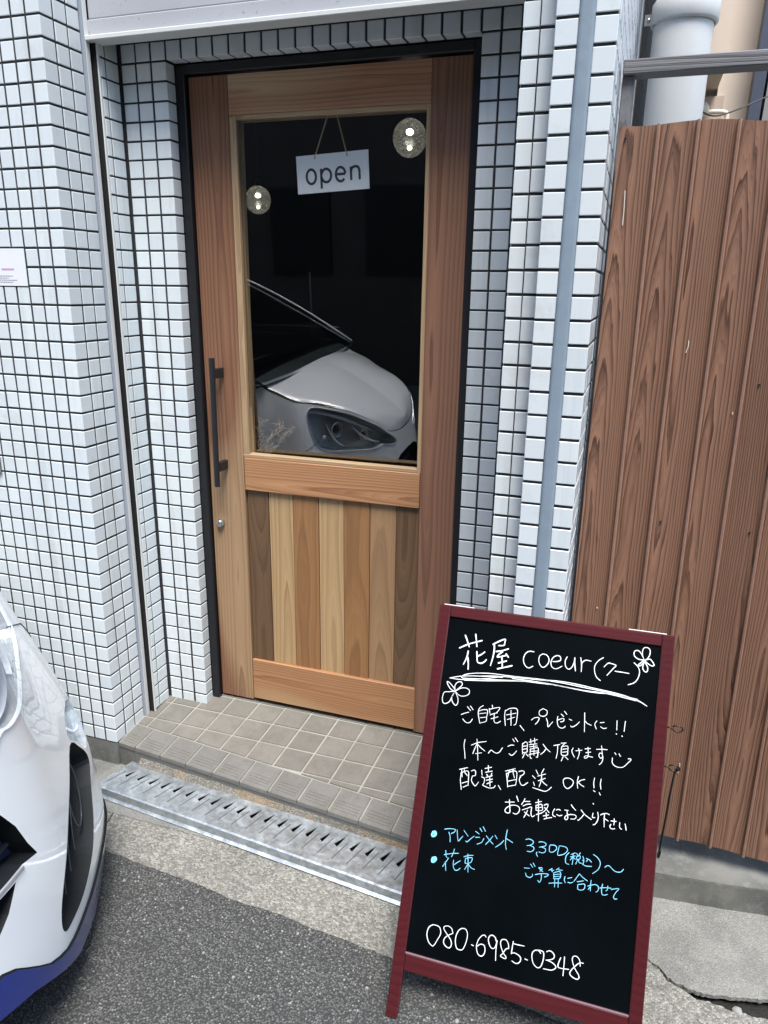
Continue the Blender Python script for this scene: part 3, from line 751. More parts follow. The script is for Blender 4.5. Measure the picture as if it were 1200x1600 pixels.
part('inner_stop', join(box(.3400, .3545, yf+.034, yf+.05, .935, 1.916), box(.9155, .925, yf+.034, yf+.05, .935, 1.916), box(.34, .925, yf+.034, yf+.05, 1.9062, 1.93)), W_BEAD, DR)
xs = [.3390, .4160, .5020, .5920, .6780, .7650, .8510, .9250]
for i, m in enumerate([W_DARK, W_PALE, W_AMBER, W_PALE, W_AMBER, W_TAN, W_DARK]):
    o = part('plank', box(xs[i]+.0009, xs[i+1]-.0009, yf+.008+.0012*(i % 2), yf+.024, .2110, .8240, .0008), m, DR)
    o['label'] = ['dark brown plank at the lock side', 'pale yellow plank next to the dark one', 'amber plank left of centre', 'pale plank with arched grain at the centre', 'amber plank right of centre', 'tan plank', 'dark brown plank at the hinge side'][i]
part('plank_backing', box(.337, .927, yf+.026, yf+.034, .205, .83), DARKV, DR)
# pane leaned and turned on purpose to place the car's reflection
gx0, gx1, gz0, gz1, gy, tl, yw = .337, .925, .936, 1.916, .350, .04, .015
V = []
for dy in (0, .004):
    for x, z in ((gx0, gz0), (gx1, gz0), (gx1, gz1), (gx0, gz1)): V.append((x, gy+dy-(z-1.42)*math.tan(tl)+(x-.63)*math.tan(yw), z))
part('glass_pane', (V, [(0, 1, 2, 3), (7, 6, 5, 4)][:1]), GLASS, DR, fix=False)
hd = part('handle_bar', tube([(.2725, .268, 1.2470), (.2690, .268, .8420)], .0088, 20), BLACKM, DR, smooth=False)
for z in (1.199, .905):
    part('handle_bracket', box(.2640, .2790, .2745, .3248, z-.0155, z+.0145, .0015), BLACKM, DR)
lk = part('lock_cylinder', lathe((.2420, .325, .702), [(.0005, -.017), (.0085, -.017), (.0095, -.016), (.0100, -.0125), (.0135, -.0115), (.0142, -.008), (.0142, 0)], 28, 'y'), STEEL, DR, smooth=False)
part('keyhole', box(.2411, .2429, .3072, .3085, .6975, .7065), DARKV, lk)

# ------------------------------------------------------------------ hanging sign
SG = empty('open_sign', (.641, .346, 1.764), 'white plate reading open hung on a thin chain behind the door glass', 'sign')
ang = math.atan2(.0105, .215); ca, sa = math.cos(ang), math.sin(ang); sc0 = Vector((.6410, .3465, 1.7640)); SWd, SHt = .2155, .0985
def sp(x, z, y=0): return (sc0.x+x*ca-z*sa, sc0.y+y, sc0.z+x*sa+z*ca)
holes = [(-.0515, .0410), (.0455, .0410)]
outer = [(-SWd/2, -SHt/2), (SWd/2, -SHt/2), (SWd/2, SHt/2), (-SWd/2, SHt/2)]
hl_ = [[(hx+.0028*math.cos(a*math.pi/5), hz+.0028*math.sin(a*math.pi/5)) for a in range(10)] for hx, hz in holes]
flat = [q for l in [outer]+hl_ for q in l]
tris = tessellate_polygon([[Vector((*p, 0)) for p in l] for l in [outer]+hl_])
pl = part('plate', ([sp(x, z) for x, z in flat], [tuple(t) for t in tris]), WHITEP, SG, fix=False)
md = pl.modifiers.new('thickness', 'SOLIDIFY'); md.thickness = .002; md.offset = 0
def stroke2d(pts, w, closed=False, n=6):
    P = catmull([(x, y, 0) for x, y in pts], n, closed); m = len(P); V, F = [], []
    for i, p in enumerate(P):
        a = P[(i-1) % m] if closed or i > 0 else P[0]; b = P[(i+1) % m] if closed or i < m-1 else P[-1]
        t = (b-a); t = t.normalized() if t.length > 1e-9 else Vector((1, 0, 0)); nn = Vector((-t.y, t.x, 0))
        V += [tuple(p+nn*w/2), tuple(p-nn*w/2)]
    for i in range(m if closed else m-1):
        j = (i+1) % m; F.append((2*i, 2*i+1, 2*j+1, 2*j))
    return V, F
def circ(cx, cy, rx, ry, a0=0, a1=360, n=16): return [(cx+rx*math.cos(math.radians(a0+(a1-a0)*i/n)), cy+ry*math.sin(math.radians(a0+(a1-a0)*i/n))) for i in range(n+1)]
s_ = .0295/2; lw = .0068
LET = {'o': [(circ(0, 0, .0140, .0185, 0, 340, 16), True)],
       'p': [([(-.0150, .0185), (-.0152, 0), (-.0152, -.0330)], False), (circ(0, 0, .0145, .0170, 165, -165, 14), False)],
       'e': [([(-.0120, .0005), (0, .0005), (.0138, .0005)], False), (circ(0, 0, .0140, .0180, 2, 318, 14), False)],
       'n': [([(-.0125, .0170), (-.0125, 0), (-.0125, -.0175)], False), ([(-.0125, .004), (-.0095, .0130), (-.001, .0165), (.0085, .0145), (.0122, .0060), (.0125, -.005), (.0125, -.0175)], False)]}
for ch, cx in zip('open', (-.0640, -.0185, .0245, .0680)):
    vf = []
    for pts, cl in LET[ch]: vf.append(stroke2d([(x+cx, y-.0065) for x, y in pts], lw, cl))
    V, F = join(*vf); part('letter', ([sp(x, z, -.0016) for x, z, _ in V], F), SIGNTXT, pl, fix=False)
for hx, hz, tx in ((holes[0][0], holes[0][1], .6330), (holes[1][0], holes[1][1], .6540)):
    a = Vector(sp(hx, hz, -.001)); b = Vector((tx, .342, 1.9150)); d = (b-a); L = d.length; d.normalize(); vf = []
    nl = int(L/.0042); side = d.cross(Vector((0, 1, 0))).normalized()
    for i in range(nl+1):
        c = a+d*(L*i/nl); sdir = side if i % 2 else Vector((0, 1, 0))
        vf.append(tube([c+d*.0031*math.cos(q*math.pi/4)+sdir*.0018*math.sin(q*math.pi/4) for q in range(8)], .0008, 4, closed=True))
    part('chain', join(*vf), BRASS, SG, fix=False)
# ------------------------------------------------------------------ pendant lamps in the shop
def pendant(x, y, z, label):
    t = empty('pendant_lamp', (x, y, z), label, 'lamp', 'round pendant lamps behind the door glass'); r = .057
    part('glass_globe', sphere((x, y, z), r, 40, 28, 1.06), CRACKLE, t, smooth=True, fix=False)
    part('bulb', sphere((x, y, z+.019), .0125, 14, 10, .8), BULB_GLOW, t, smooth=True, fix=False)
    part('bulb_reflection', sphere((x, y, z-.030), .0075, 14, 10, .9), BULB_GLOW, t, smooth=True, fix=False)  # no second bulb: glowing ball imitates the reflection low in the globe
    part('cap', lathe((x, y, z), [(.001, .082), (.010, .080), (.0125, .068), (.015, .060), (.013, .052)], 16), BLACKM, t)
    part('cord', cyl((x, y, z+.08), (x, y, 2.6), .0022, 6), BLACKM, t)
    return t
pendant(.696, .9, 1.942, 'larger looking lit crackled glass globe lamp at the upper right of the door glass')
pendant(-.195, 1.5, 1.828, 'smaller looking lit crackled glass globe lamp at the upper left of the door glass')
# shop interior
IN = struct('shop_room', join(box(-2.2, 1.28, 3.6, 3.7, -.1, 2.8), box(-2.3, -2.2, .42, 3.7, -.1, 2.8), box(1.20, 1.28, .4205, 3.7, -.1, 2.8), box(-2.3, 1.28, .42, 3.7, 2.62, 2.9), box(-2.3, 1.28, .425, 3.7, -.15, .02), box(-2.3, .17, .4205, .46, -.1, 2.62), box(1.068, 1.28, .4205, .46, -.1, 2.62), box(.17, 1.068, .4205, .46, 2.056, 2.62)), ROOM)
# dried grass bunch just inside the pane, bottom left
DG = empty('dried_grass_bunch', (.30, .46, .80), 'dried pampas grass bunch showing behind the lower left corner of the door glass', 'dried flowers')
DRY = simple('dry_grass', (.34, .27, .20), .9, var=.3)
vf = []
for s in range(16):
    ax = random.uniform(-.5, .35); ay = random.uniform(-.15, .35); hgt = random.uniform(.16, .30)
    stem = [Vector((.30+random.uniform(-.02, .02), .47, .80))+Vector((ax*t*t*.35+.02*t, ay*t*t*.2, hgt*t)) for t in [k/8 for k in range(9)]]
    vf.append(tube(stem, .0009, 4))
    for k in range(36):
        t = random.uniform(.5, 1); i = min(7, int(t*8)); p = stem[i].lerp(stem[i+1], t*8-i)
        q = p+Vector((random.gauss(0, .012), random.gauss(0, .010), random.gauss(.006, .010)))
        w = (q-p).cross(Vector((0, 1, 0)));
        if w.length < 1e-6: continue
        w = w.normalized()*.0011; vf.append(([tuple(p), tuple((p+q)/2+w), tuple(q), tuple((p+q)/2-w)], [(0, 1, 2, 3)]))
o = part('plume', join(*vf), DRY, DG, fix=False); o['kind'] = 'stuff'
part('vase', lathe((.30, .47, .52), [(.001, 0), (.03, 0), (.045, .08), (.04, .2), (.024, .28)], 16), simple('dark_vase', (.03, .03, .035), .3), DG)
tb = empty('display_table', (.35, .75, .02), 'dark display table inside the shop below the door glass', 'table')
part('tabletop', box(-.3, .85, .43, 1.0, .49, .52, .003), ROOM, tb)
for x in (-.27, .82):
    for y in (.46, .97): part('leg', box(x-.02, x+.02, y-.02, y+.02, .02, .49), ROOM, tb)
for i, (x, z, w, h) in enumerate([(.31, 1.66, .035, .10), (.33, 1.43, .03, .07), (.20, 1.33, .025, .055)]):
    o = part('note_card', box(x, x+w, 3.588, 3.594, z, z+h), simple('dim_card', (.5, .5, .5), .7), None)
    tag(o, ['tallest of the three small pale cards on the dark back wall of the shop', 'middle one of three small pale cards on the dark shop wall', 'lowest of three small pale cards on the dark shop wall'][i], 'card', 'cards on the back wall')

# ------------------------------------------------------------------ things on the left wall
NT = empty('wall_notice', (-.19, -.001, 1.5), 'small white paper notice with pink and grey print stuck on the left tiled wall', 'notice')
part('paper', box(-.30, -.1365, -.0012, -.0004, 1.4500, 1.5490), PAPER, NT)
vf = []
for i, (xa, xb, z) in enumerate([(-.245, -.185, 1.476), (-.235, -.20, 1.4705), (-.248, -.172, 1.465), (-.24, -.185, 1.4595)]):
    x = xa
    while x < xb: w = random.uniform(.002, .008); vf.append(box(x, min(x+w, xb), -.0016, -.0013, z-.0008, z+.0008)); x += w+.0016
part('small_print', join(*vf), GREYINK, NT)
part('pink_line', box(-.222, -.178, -.0016, -.0013, 1.492, 1.4965), PINK, NT)
LT_ = empty('wall_latch', (-.335, -.01, .93), 'small grey metal latch plate on the left tiled wall at the picture edge', 'latch')
part('plate', box(-.372, -.322, -.010, -.0005, .893, .960, .006), STEEL, LT_)
part('screw', sphere((-.335, -.0105, .905), .004, 10, 6, .6), STEEL, LT_, smooth=True)

# ------------------------------------------------------------------ chalkboard stand
BW, BH, BM_, BB = .5296, .9179, .0271, .1377
byaw, btilt, broll = .0001, .4638, .0103
e1 = Vector((math.cos(byaw), math.sin(byaw), 0)); nb = Vector((-math.sin(byaw), math.cos(byaw), 0))
e2 = Vector((0, 0, 1))*math.cos(btilt)+nb*math.sin(btilt)
E1 = e1*math.cos(broll)+e2*math.sin(broll); E2 = -e1*math.sin(broll)+e2*math.cos(broll); E3 = E1.cross(E2)   # toward the viewer
BO = Vector((1.1216, -.5498, -.085))
def bp(s, t, d=0): return tuple(BO+E1*s+E2*t+E3*d)
def bbox(s0, s1, t0, t1, d0, d1, b=.002):
    V, F = box(s0, s1, t0, t1, d0, d1, b); return [bp(*v) for v in V], F
CB = empty('chalkboard_stand', (1.386, -.4, -.085), 'maroon wooden framed black menu board with handwritten Japanese, leaning before the door', 'sign board')
fw = .0265
def trimleg(V): return [(v[0], v[1], max(v[2], -.0845)) for v in V]
V, F = bbox(0, fw, -.0, BH-.0, -.020, 0); part('leg', (trimleg(V), F), W_MAROON, CB)
V, F = bbox(BW-fw, BW, -.0, BH, -.020, 0); part('leg', (trimleg(V), F), W_MAROON, CB)
part('top_rail', bbox(fw+.0003, BW-fw-.0003, BH-fw, BH-.0005, -.0200, -.0005), W_MAROONX, CB)
part('bottom_rail', bbox(fw+.0003, BW-fw-.0003, BB-.036, BB, -.0200, -.0005), W_MAROONX, CB)
pn = part('writing_panel', bbox(fw-.004, BW-fw+.004, BB-.004, BH-fw+.004, -.0120, -.0062, .0003), BOARD, CB)
part('panel_bead', join(bbox(fw, BW-fw, BB, BB+.0022, -.0070, -.0008, .0003)), simple('worn_maroon_edge', (.22, .13, .15), .5), CB)
for s0, s1 in ((.010, .082), (.432, .512)):
    part('hinge_leaf', bbox(s0, s1, BH, BH+.0022, -.017, -.002, .0006), simple('pale_hinge', (.75, .72, .70), .4), CB)
# rear frame, hanging nearly plumb from the hinges
rt, rb = Vector(bp(0, BH-.004, -.024)), None
for s, xo in ((.010, 0), (BW-.010, .028)):
    top = Vector(bp(s, BH-.006, -.034)); foot = Vector((top.x+xo, min(top.y+.004, -.131), -.085))
    d = .011; V = []
    for p in (foot, top):
        for dx, dy in ((-d, -d*.8), (d, -d*.8), (d, d*.8), (-d, d*.8)): V.append((p.x+dx, p.y+dy, p.z))
    part('rear_leg', (V, [(0, 1, 2, 3), (4, 5, 6, 7), (0, 1, 5, 4), (1, 2, 6, 5), (2, 3, 7, 6), (3, 0, 4, 7)]), W_MAROON, CB)
part('rear_top_rail', bbox(.0, BW, BH-.026, BH+.0015, -.0415, -.0215, .001), W_MAROONX, CB)
# eyes and hook rod on the right side
IRON = simple('black_iron_wire', (.035, .03, .028), .4, .7)
def eye(t, r, name):
    c = Vector(bp(BW+.0205, t, -.010)); u = E1; w = (E2*.9+E3*.3).normalized()
    pts = [c+u*r*math.cos(a)*1.15+w*r*.72*math.sin(a) for a in [math.pi+.45+(2*math.pi-.9)*k/16 for k in range(17)]]
    pts = [Vector(bp(BW-.001, t, -.010)), Vector(bp(BW+.008, t, -.010))]+pts
    o = part(name, tube(pts, .0017, 7), IRON, CB, smooth=True, fix=False); return c
eye(.722, .0095, 'screw_eye'); ce = eye(.640, .0095, 'screw_eye')
hk = [ce+Vector((.006, -.004, .004)), ce+Vector((.004, .002, -.008)), ce+Vector((.001, 0, -.03)), ce+Vector((-.004, 0, -.20)), ce+Vector((-.006, -.001, -.222)), ce+Vector((-.006, -.008, -.228)), ce+Vector((-.005, -.012, -.220)), ce+Vector((-.004, -.012, -.205))]
part('hook_rod', tube(catmull(hk, 5), .0024, 8), IRON, CB, smooth=True, fix=False)
# handwriting: every character is a piece of its own on the panel
WRITING = [
('w',3.6,'花',[[(593,8217),(807,8343),(1100,8465)],[(691,8529),(752,8414),(816,8277)],[(932,8587),(966,8445),(995,8308)],[(806,8175),(791,8027),(733,7857)],[(813,8031),(842,7901),(856,7758)],[(1009,8194),(1030,8064),(1058,7957),(1143,7943),(1216,7992),(1251,8042)],[(1193,8211),(1125,8145),(1045,8093)]]),
('w',3.6,'屋',[[(1366,8415),(1491,8500),(1628,8572),(1630,8499),(1616,8430),(1502,8406)],[(1392,8430),(1408,8299),(1400,8143),(1364,7927)],[(1457,8262),(1582,8299),(1730,8365)],[(1607,8280),(1527,8206),(1501,8140),(1619,8181),(1694,8205)],[(1690,8242),(1753,8175)],[(1540,8009),(1720,8086)],[(1599,8162),(1624,8045),(1640,7919)],[(1534,7876),(1693,7934),(1858,7998)]]),
('w',2.0,'underline',[[(448,7493),(702,7572),(1058,7635),(1677,7702)],[(448,7493),(734,7501),(1244,7593),(1684,7642),(2333,7717)],[(714,7569),(852,7647),(1116,7711),(1449,7749),(1891,7762),(2325,7789),(2753,7806)],[(714,7569),(751,7542),(865,7549),(1199,7592),(1546,7681)],[(803,7499),(1249,7556),(2033,7676),(2335,7700),(2763,7716)],[(1080,7639),(1565,7710),(2111,7754),(2755,7794)]]),
('w',2.0,'flower',[[(623,7211),(596,7328),(652,7426),(742,7441),(762,7377),(693,7289),(623,7211),(727,7294),(848,7325),(943,7292),(944,7198),(850,7138),(737,7130),(625,7200)],[(623,7211),(456,7172),(367,7146),(338,7019),(364,6913),(436,6898),(519,6961),(561,7079),(623,7211)],[(623,7211),(561,7079),(580,6972),(666,6894),(711,6950),(705,7059),(639,7180)],[(623,7211),(580,7281),(475,7375),(406,7404),(421,7344),(504,7246),(614,7198)]]),
('w',2.2,'c',[[(2315,8386),(2213,8382),(2133,8320),(2097,8198),(2133,8073),(2228,8006),(2329,8060)]]),
('w',2.2,'o',[[(2519,8370),(2454,8311),(2447,8194),(2507,8088),(2580,8079),(2656,8169),(2668,8272),(2607,8355),(2519,8370)]]),
('w',2.2,'e',[[(2758,8233),(2848,8247),(2923,8288),(2906,8366),(2834,8378),(2754,8319),(2718,8207),(2755,8106),(2851,8084),(2971,8160)]]),
('w',2.2,'u',[[(3060,8384),(3028,8284),(3049,8172),(3116,8117),(3182,8165),(3225,8286),(3228,8392)],[(3235,8387),(3244,8246),(3273,8102)]]),
('w',2.2,'r',[[(3358,8412),(3390,8269),(3398,8105)],[(3384,8268),(3429,8346),(3496,8376),(3588,8368)]]),
('w',2.2,'bracket',[[(3842,8486),(3743,8403),(3680,8285),(3684,8159),(3737,8040),(3826,7976)]]),
('w',2.2,'ク',[[(3878,8288),(3939,8368),(3991,8396)],[(3978,8389),(4122,8360),(4070,8276),(3955,8114)]]),
('w',2.2,'ー',[[(4118,8230),(4264,8231),(4413,8227)]]),
('w',2.2,'bracket',[[(4498,8475),(4585,8399),(4629,8295),(4607,8152),(4537,8044),(4417,7982)]]),
('w',2.2,'flower',[[(4705,8557),(4653,8689),(4669,8818),(4747,8844),(4804,8796),(4807,8699),(4767,8609),(4706,8552),(4821,8603),(4915,8493),(4873,8464),(4804,8489),(4706,8552),(4752,8481),(4790,8404),(4779,8324),(4726,8324),(4684,8401),(4706,8552),(4631,8490),(4583,8432),(4636,8435),(4706,8552),(4584,8567),(4493,8623),(4484,8720),(4554,8753),(4626,8699),(4705,8563)]]),
('w',2.2,'underline',[[(1891,7758),(2469,7793),(3038,7791),(3599,7764),(4148,7743),(4634,7700)],[(1897,7710),(2476,7728),(3046,7716),(3494,7705),(3988,7717),(4611,7669)],[(1903,7664),(2333,7714),(2762,7726),(3606,7695),(4042,7720),(4419,7719),(4649,7684)],[(2470,7785),(3091,7822),(3735,7787),(4310,7743),(4690,7669)],[(4420,7711),(4664,7670),(4843,7590)],[(4555,7695),(4692,7655)]]),
('w',1.7,'ご',[[(830,6712),(905,6754),(1000,6796)],[(949,6911),(1035,6835)],[(1018,6939),(1092,6864)],[(879,6620),(940,6567),(1002,6553),(1059,6578),(1102,6659)]]),
('w',1.7,'自',[[(1314,6999),(1242,6938),(1214,6847),(1239,6726),(1282,6589)],[(1228,6859),(1306,6901),(1407,6919),(1430,6865),(1420,6757),(1416,6661),(1289,6600)],[(1249,6804),(1402,6847)],[(1270,6716),(1405,6751)]]),
('w',1.7,'宅',[[(1516,7043),(1534,6979)],[(1454,6956),(1488,6846)],[(1461,6934),(1535,6970),(1687,7019),(1675,6955),(1625,6880)],[(1495,6818),(1569,6860),(1653,6894)],[(1525,6737),(1599,6770),(1677,6806)],[(1587,6873),(1590,6768),(1611,6676),(1680,6669),(1746,6723)]]),
('w',1.7,'用',[[(1824,6981),(1825,6847),(1865,6645)],[(1826,6962),(1919,7036),(2052,7062),(2100,7010),(2105,6858),(2095,6724),(2053,6688)],[(1952,7003),(1972,6835),(1992,6667)],[(1860,6882),(2074,6958)],[(1891,6783),(2052,6864)]]),
('w',1.7,'、',[[(2194,6704),(2244,6656),(2294,6608)]]),
('w',1.7,'プ',[[(2430,6868),(2490,6926),(2573,6950),(2595,6926),(2574,6856),(2524,6791)],[(2663,7164),(2585,7094),(2595,7010),(2673,6992),(2743,7036),(2753,7123),(2663,7160)]]),
('w',1.7,'本',[[(1153,6077),(1301,6162),(1481,6218)],[(1263,6231),(1302,6029),(1341,5774)],[(1276,6128),(1240,6017),(1207,5893)],[(1290,6122),(1384,6053),(1475,6004)],[(1270,5908),(1406,5953)]]),
('w',1.7,'1',[[(992,6172),(984,6046),(1017,5899),(1046,5756)]]),
('w',1.7,'〜',[[(1557,5972),(1610,6048),(1672,6022),(1742,6007),(1805,6047),(1860,6152)]]),
('w',1.7,'ご',[[(1976,6201),(2043,6242),(2109,6251)],[(2065,6382),(2109,6330)],[(2118,6416),(2185,6343)],[(2021,6050),(2078,6023),(2131,6062),(2180,6140)]]),
('w',1.7,'購',[[(2296,6326),(2301,6215),(2322,6098)],[(2297,6317),(2363,6373),(2401,6337),(2407,6235),(2410,6161),(2319,6125)],[(2309,6263),(2391,6292)],[(2316,6199),(2398,6229)],[(2364,6115),(2329,6011)],[(2392,6116),(2451,6072)],[(2434,6380),(2608,6468)],[(2459,6450),(2478,6360)],[(2544,6485),(2562,6376)],[(2444,6326),(2609,6375)],[(2459,6282),(2624,6331)],[(2536,6352),(2545,6279)],[(2477,6239),(2493,6065),(2525,6037)],[(2478,6233),(2637,6293),(2653,6188),(2650,6095),(2623,6089)],[(2489,6185),(2636,6225)],[(2460,6110),(2682,6202)],[(2555,6272),(2572,6117)]]),
('w',1.7,'入',[[(2743,6391),(2823,6313),(2914,6255)],[(2823,6316),(2776,6230),(2712,6162)]]),
('w',1.7,'レ',[[(2751,6963),(2788,6885),(2809,6785),(2858,6850),(2898,6910)]]),
('w',1.7,'ゼ',[[(2996,7047),(2994,6949),(3027,6843),(3096,6809),(3150,6828),(3183,6867)],[(3004,6970),(3102,7020),(3136,7015),(3126,6963),(3064,6939)],[(3064,7111),(3125,7066)],[(3131,7183),(3188,7123)]]),
('w',1.7,'ン',[[(3249,7031),(3307,7014)],[(3292,6894),(3330,6875),(3408,6929),(3473,7011)]]),
('w',1.7,'ト',[[(3565,7226),(3579,7052),(3598,6816)],[(3584,7053),(3648,7005),(3729,6983)]]),
('w',1.7,'に',[[(3839,7098),(3802,7018),(3843,6924)],[(3914,7071),(3993,7093)],[(3928,6989),(3988,6960),(4055,6981)]]),
('w',1.7,'！',[[(4259,7173),(4271,6974)],[(4267,6897),(4275,6887)]]),
('w',1.7,'！',[[(4432,7194),(4425,6974)],[(4387,6871),(4399,6862)]]),
('w',1.7,'頂',[[(2978,6406),(3107,6452)],[(3062,6431),(3070,6276),(3056,6144)],[(3131,6486),(3239,6510)],[(3204,6494),(3156,6421)],[(3148,6410),(3255,6449),(3285,6426),(3289,6335),(3284,6261),(3167,6238),(3146,6400)],[(3172,6359),(3270,6391)],[(3179,6296),(3277,6329)],[(3213,6238),(3171,6107)],[(3243,6216),(3313,6165)]]),
('w',1.7,'け',[[(3395,6429),(3376,6351),(3443,6239)],[(3461,6382),(3589,6419)],[(3513,6441),(3538,6345),(3509,6212)]]),
('w',1.7,'ま',[[(3648,6458),(3763,6488)],[(3674,6380),(3775,6412)],[(3708,6502),(3722,6398),(3727,6308),(3677,6262),(3648,6284),(3690,6319),(3763,6315),(3826,6312)]]),
('w',1.7,'す',[[(3890,6493),(4013,6517),(4116,6527)],[(3989,6585),(4009,6470),(4028,6365),(3996,6323),(3952,6369),(3968,6426),(4014,6417),(4040,6331),(4023,6237),(3978,6183)]]),
('w',1.7,'face',[[(4275,6493),(4305,6457)],[(4364,6487),(4399,6435)],[(4238,6378),(4242,6279),(4301,6219),(4399,6205),(4485,6236),(4564,6332),(4619,6405),(4591,6427),(4560,6416)]]),
('w',1.8,'配',[[(951,5496),(1130,5569)],[(1000,5421),(999,5279),(1047,5066)],[(999,5506),(1031,5341)],[(1055,5532),(1074,5463),(1147,5393)],[(991,5419),(1091,5486),(1161,5480),(1180,5333),(1190,5185)],[(1044,5208),(1169,5271)],[(1079,5125),(1185,5193)],[(1226,5512),(1281,5545),(1320,5521),(1325,5437),(1259,5409)],[(1263,5410),(1252,5310),(1323,5221),(1363,5215),(1414,5304)]]),
('w',1.8,'達',[[(1454,5575),(1478,5467)],[(1469,5431),(1534,5412),(1544,5330),(1514,5259)],[(1526,5627),(1671,5683)],[(1590,5705),(1611,5568)],[(1546,5546),(1695,5603)],[(1580,5506),(1603,5482)],[(1691,5556),(1679,5497)],[(1569,5438),(1707,5503)],[(1586,5380),(1722,5431)],[(1605,5305),(1723,5375)],[(1651,5482),(1684,5268)],[(1514,5259),(1615,5232),(1693,5229),(1767,5254),(1799,5306)]]),
('w',1.8,'、',[[(1865,5320),(1932,5244)]]),
('w',1.8,'配',[[(1987,5660),(2197,5753)],[(2012,5618),(2049,5468),(2076,5325)],[(2070,5695),(2060,5618),(2051,5533)],[(2152,5729),(2154,5674),(2201,5553)],[(2022,5611),(2138,5686),(2233,5689),(2250,5544),(2246,5414)],[(2060,5451),(2233,5523)],[(2079,5344),(2244,5405)],[(2284,5709),(2351,5735),(2400,5726),(2388,5664),(2318,5610)],[(2337,5613),(2311,5538),(2356,5446),(2415,5433),(2504,5512)]]),
('w',1.8,'送',[[(2654,5809),(2710,5727)],[(2820,5868),(2776,5759)],[(2705,5690),(2869,5768)],[(2726,5593),(2871,5676)],[(2784,5742),(2789,5614),(2758,5471)],[(2798,5616),(2849,5571),(2924,5531)],[(2590,5676),(2656,5628)],[(2624,5545),(2658,5478)],[(2623,5425),(2737,5412),(2887,5400),(2957,5438),(3023,5515)]]),
('w',1.8,'O',[[(3292,5765),(3260,5708),(3284,5610),(3336,5561),(3387,5563),(3456,5636),(3473,5724),(3408,5771),(3331,5773),(3258,5724)]]),
('w',1.8,'K',[[(3571,5851),(3557,5733),(3579,5605)],[(3567,5718),(3629,5781),(3710,5817)],[(3580,5729),(3638,5689),(3705,5661)]]),
('w',1.8,'！',[[(3909,5887),(3902,5784),(3918,5678)],[(3912,5621),(3950,5605)]]),
('w',1.8,'！',[[(4048,5889),(4042,5779),(4064,5679)],[(4035,5601),(4064,5556)]]),
('w',1.9,'お',[[(2062,4999),(2260,5040)],[(2147,5065),(2170,4939),(2187,4818),(2153,4781),(2094,4792),(2076,4830),(2111,4892),(2196,4955),(2293,4978),(2366,4959),(2394,4903),(2367,4829),(2315,4793),(2260,4804)],[(2295,5178),(2346,5071)]]),
('w',1.9,'気',[[(2484,5161),(2457,5087),(2422,5021)],[(2477,5098),(2598,5123)],[(2460,4999),(2539,5049),(2621,5070)],[(2453,4913),(2549,4963),(2642,5012),(2644,4928),(2653,4848),(2685,4814),(2730,4851)],[(2567,4925),(2535,4837),(2502,4762)],[(2503,4878),(2563,4843),(2615,4816)]]),
('w',1.9,'軽',[[(2720,5121),(2780,5147),(2844,5174)],[(2774,5200),(2797,5001),(2822,4751)],[(2733,5069),(2748,4963)],[(2737,5063),(2840,5112),(2872,5077),(2875,4990),(2752,4964)],[(2750,5018),(2861,5052)],[(2762,4878),(2861,4926),(2906,4962)],[(2910,5106),(2969,5142),(2992,5122),(2972,5051),(2912,4964)],[(2922,5061),(2975,5024),(3029,4974)],[(2915,4879),(3027,4924)],[(2968,4962),(2987,4851)],[(2939,4820),(3021,4858),(3098,4885)]]),
('w',1.9,'に',[[(3142,5079),(3109,4998),(3120,4933),(3173,4917)],[(3178,5060),(3217,5081),(3266,5074)],[(3195,4969),(3251,4954),(3310,4979)]]),
('w',1.9,'お',[[(3355,5097),(3431,5103)],[(3404,5100),(3418,5022),(3437,4946),(3413,4907),(3379,4913),(3375,4953),(3417,5002),(3496,5032),(3583,5037),(3607,5002),(3578,4956),(3498,4939)],[(3481,5235),(3520,5191),(3586,5138)]]),
('w',1.9,'入',[[(3698,5168),(3787,5087),(3928,5016)],[(3761,5084),(3714,5011),(3660,4946),(3646,4956)]]),
('w',1.9,'り',[[(3948,5154),(3942,5079),(3964,5064),(3996,5075)],[(4044,5194),(4064,5105),(4055,5023),(4016,4942),(3972,4916)]]),
('w',1.9,'下',[[(4108,5151),(4152,5183),(4229,5206),(4286,5194)],[(4185,5183),(4190,5065),(4204,4923)],[(4207,5089),(4276,5060)]]),
('w',1.9,'さ',[[(4332,5076),(4438,5085)],[(4392,5132),(4400,5070),(4394,5003)],[(4334,5004),(4319,4961),(4335,4925),(4376,4918),(4424,4933)]]),
('w',1.9,'い',[[(4511,5078),(4512,5002),(4528,4966),(4562,4950)],[(4620,5071),(4638,5016),(4653,4951)]]),
('w',1.9,'dot',[[(3933,5351),(3939,5343)]]),
('b',1.5,'ア',[[(784,4143),(908,4179),(1026,4185),(1010,4127),(941,4078)],[(889,4100),(926,4016),(942,3899)]]),
('b',1.5,'レ',[[(1069,4186),(1090,4070),(1125,3958),(1166,4013),(1213,4078)]]),
('b',1.5,'ン',[[(1223,4209),(1330,4107)],[(1290,3994),(1326,3984),(1394,4063),(1466,4137)]]),
('b',1.5,'ジ',[[(1483,4247),(1569,4207)],[(1499,4119),(1588,4138)],[(1685,4135),(1648,4045),(1550,3983)],[(1573,4331),(1629,4270)],[(1641,4377),(1704,4291)]]),
('b',1.5,'メ',[[(1875,4223),(1812,4118),(1738,4019)],[(1734,4201),(1831,4113),(1905,4062)]]),
('b',1.5,'ン',[[(1925,4255),(1978,4191)],[(2127,4187),(2062,4100),(1963,4009)]]),
('b',1.5,'ト',[[(2178,4425),(2165,4267),(2175,4107),(2205,4014)],[(2173,4242),(2256,4212),(2325,4185)]]),
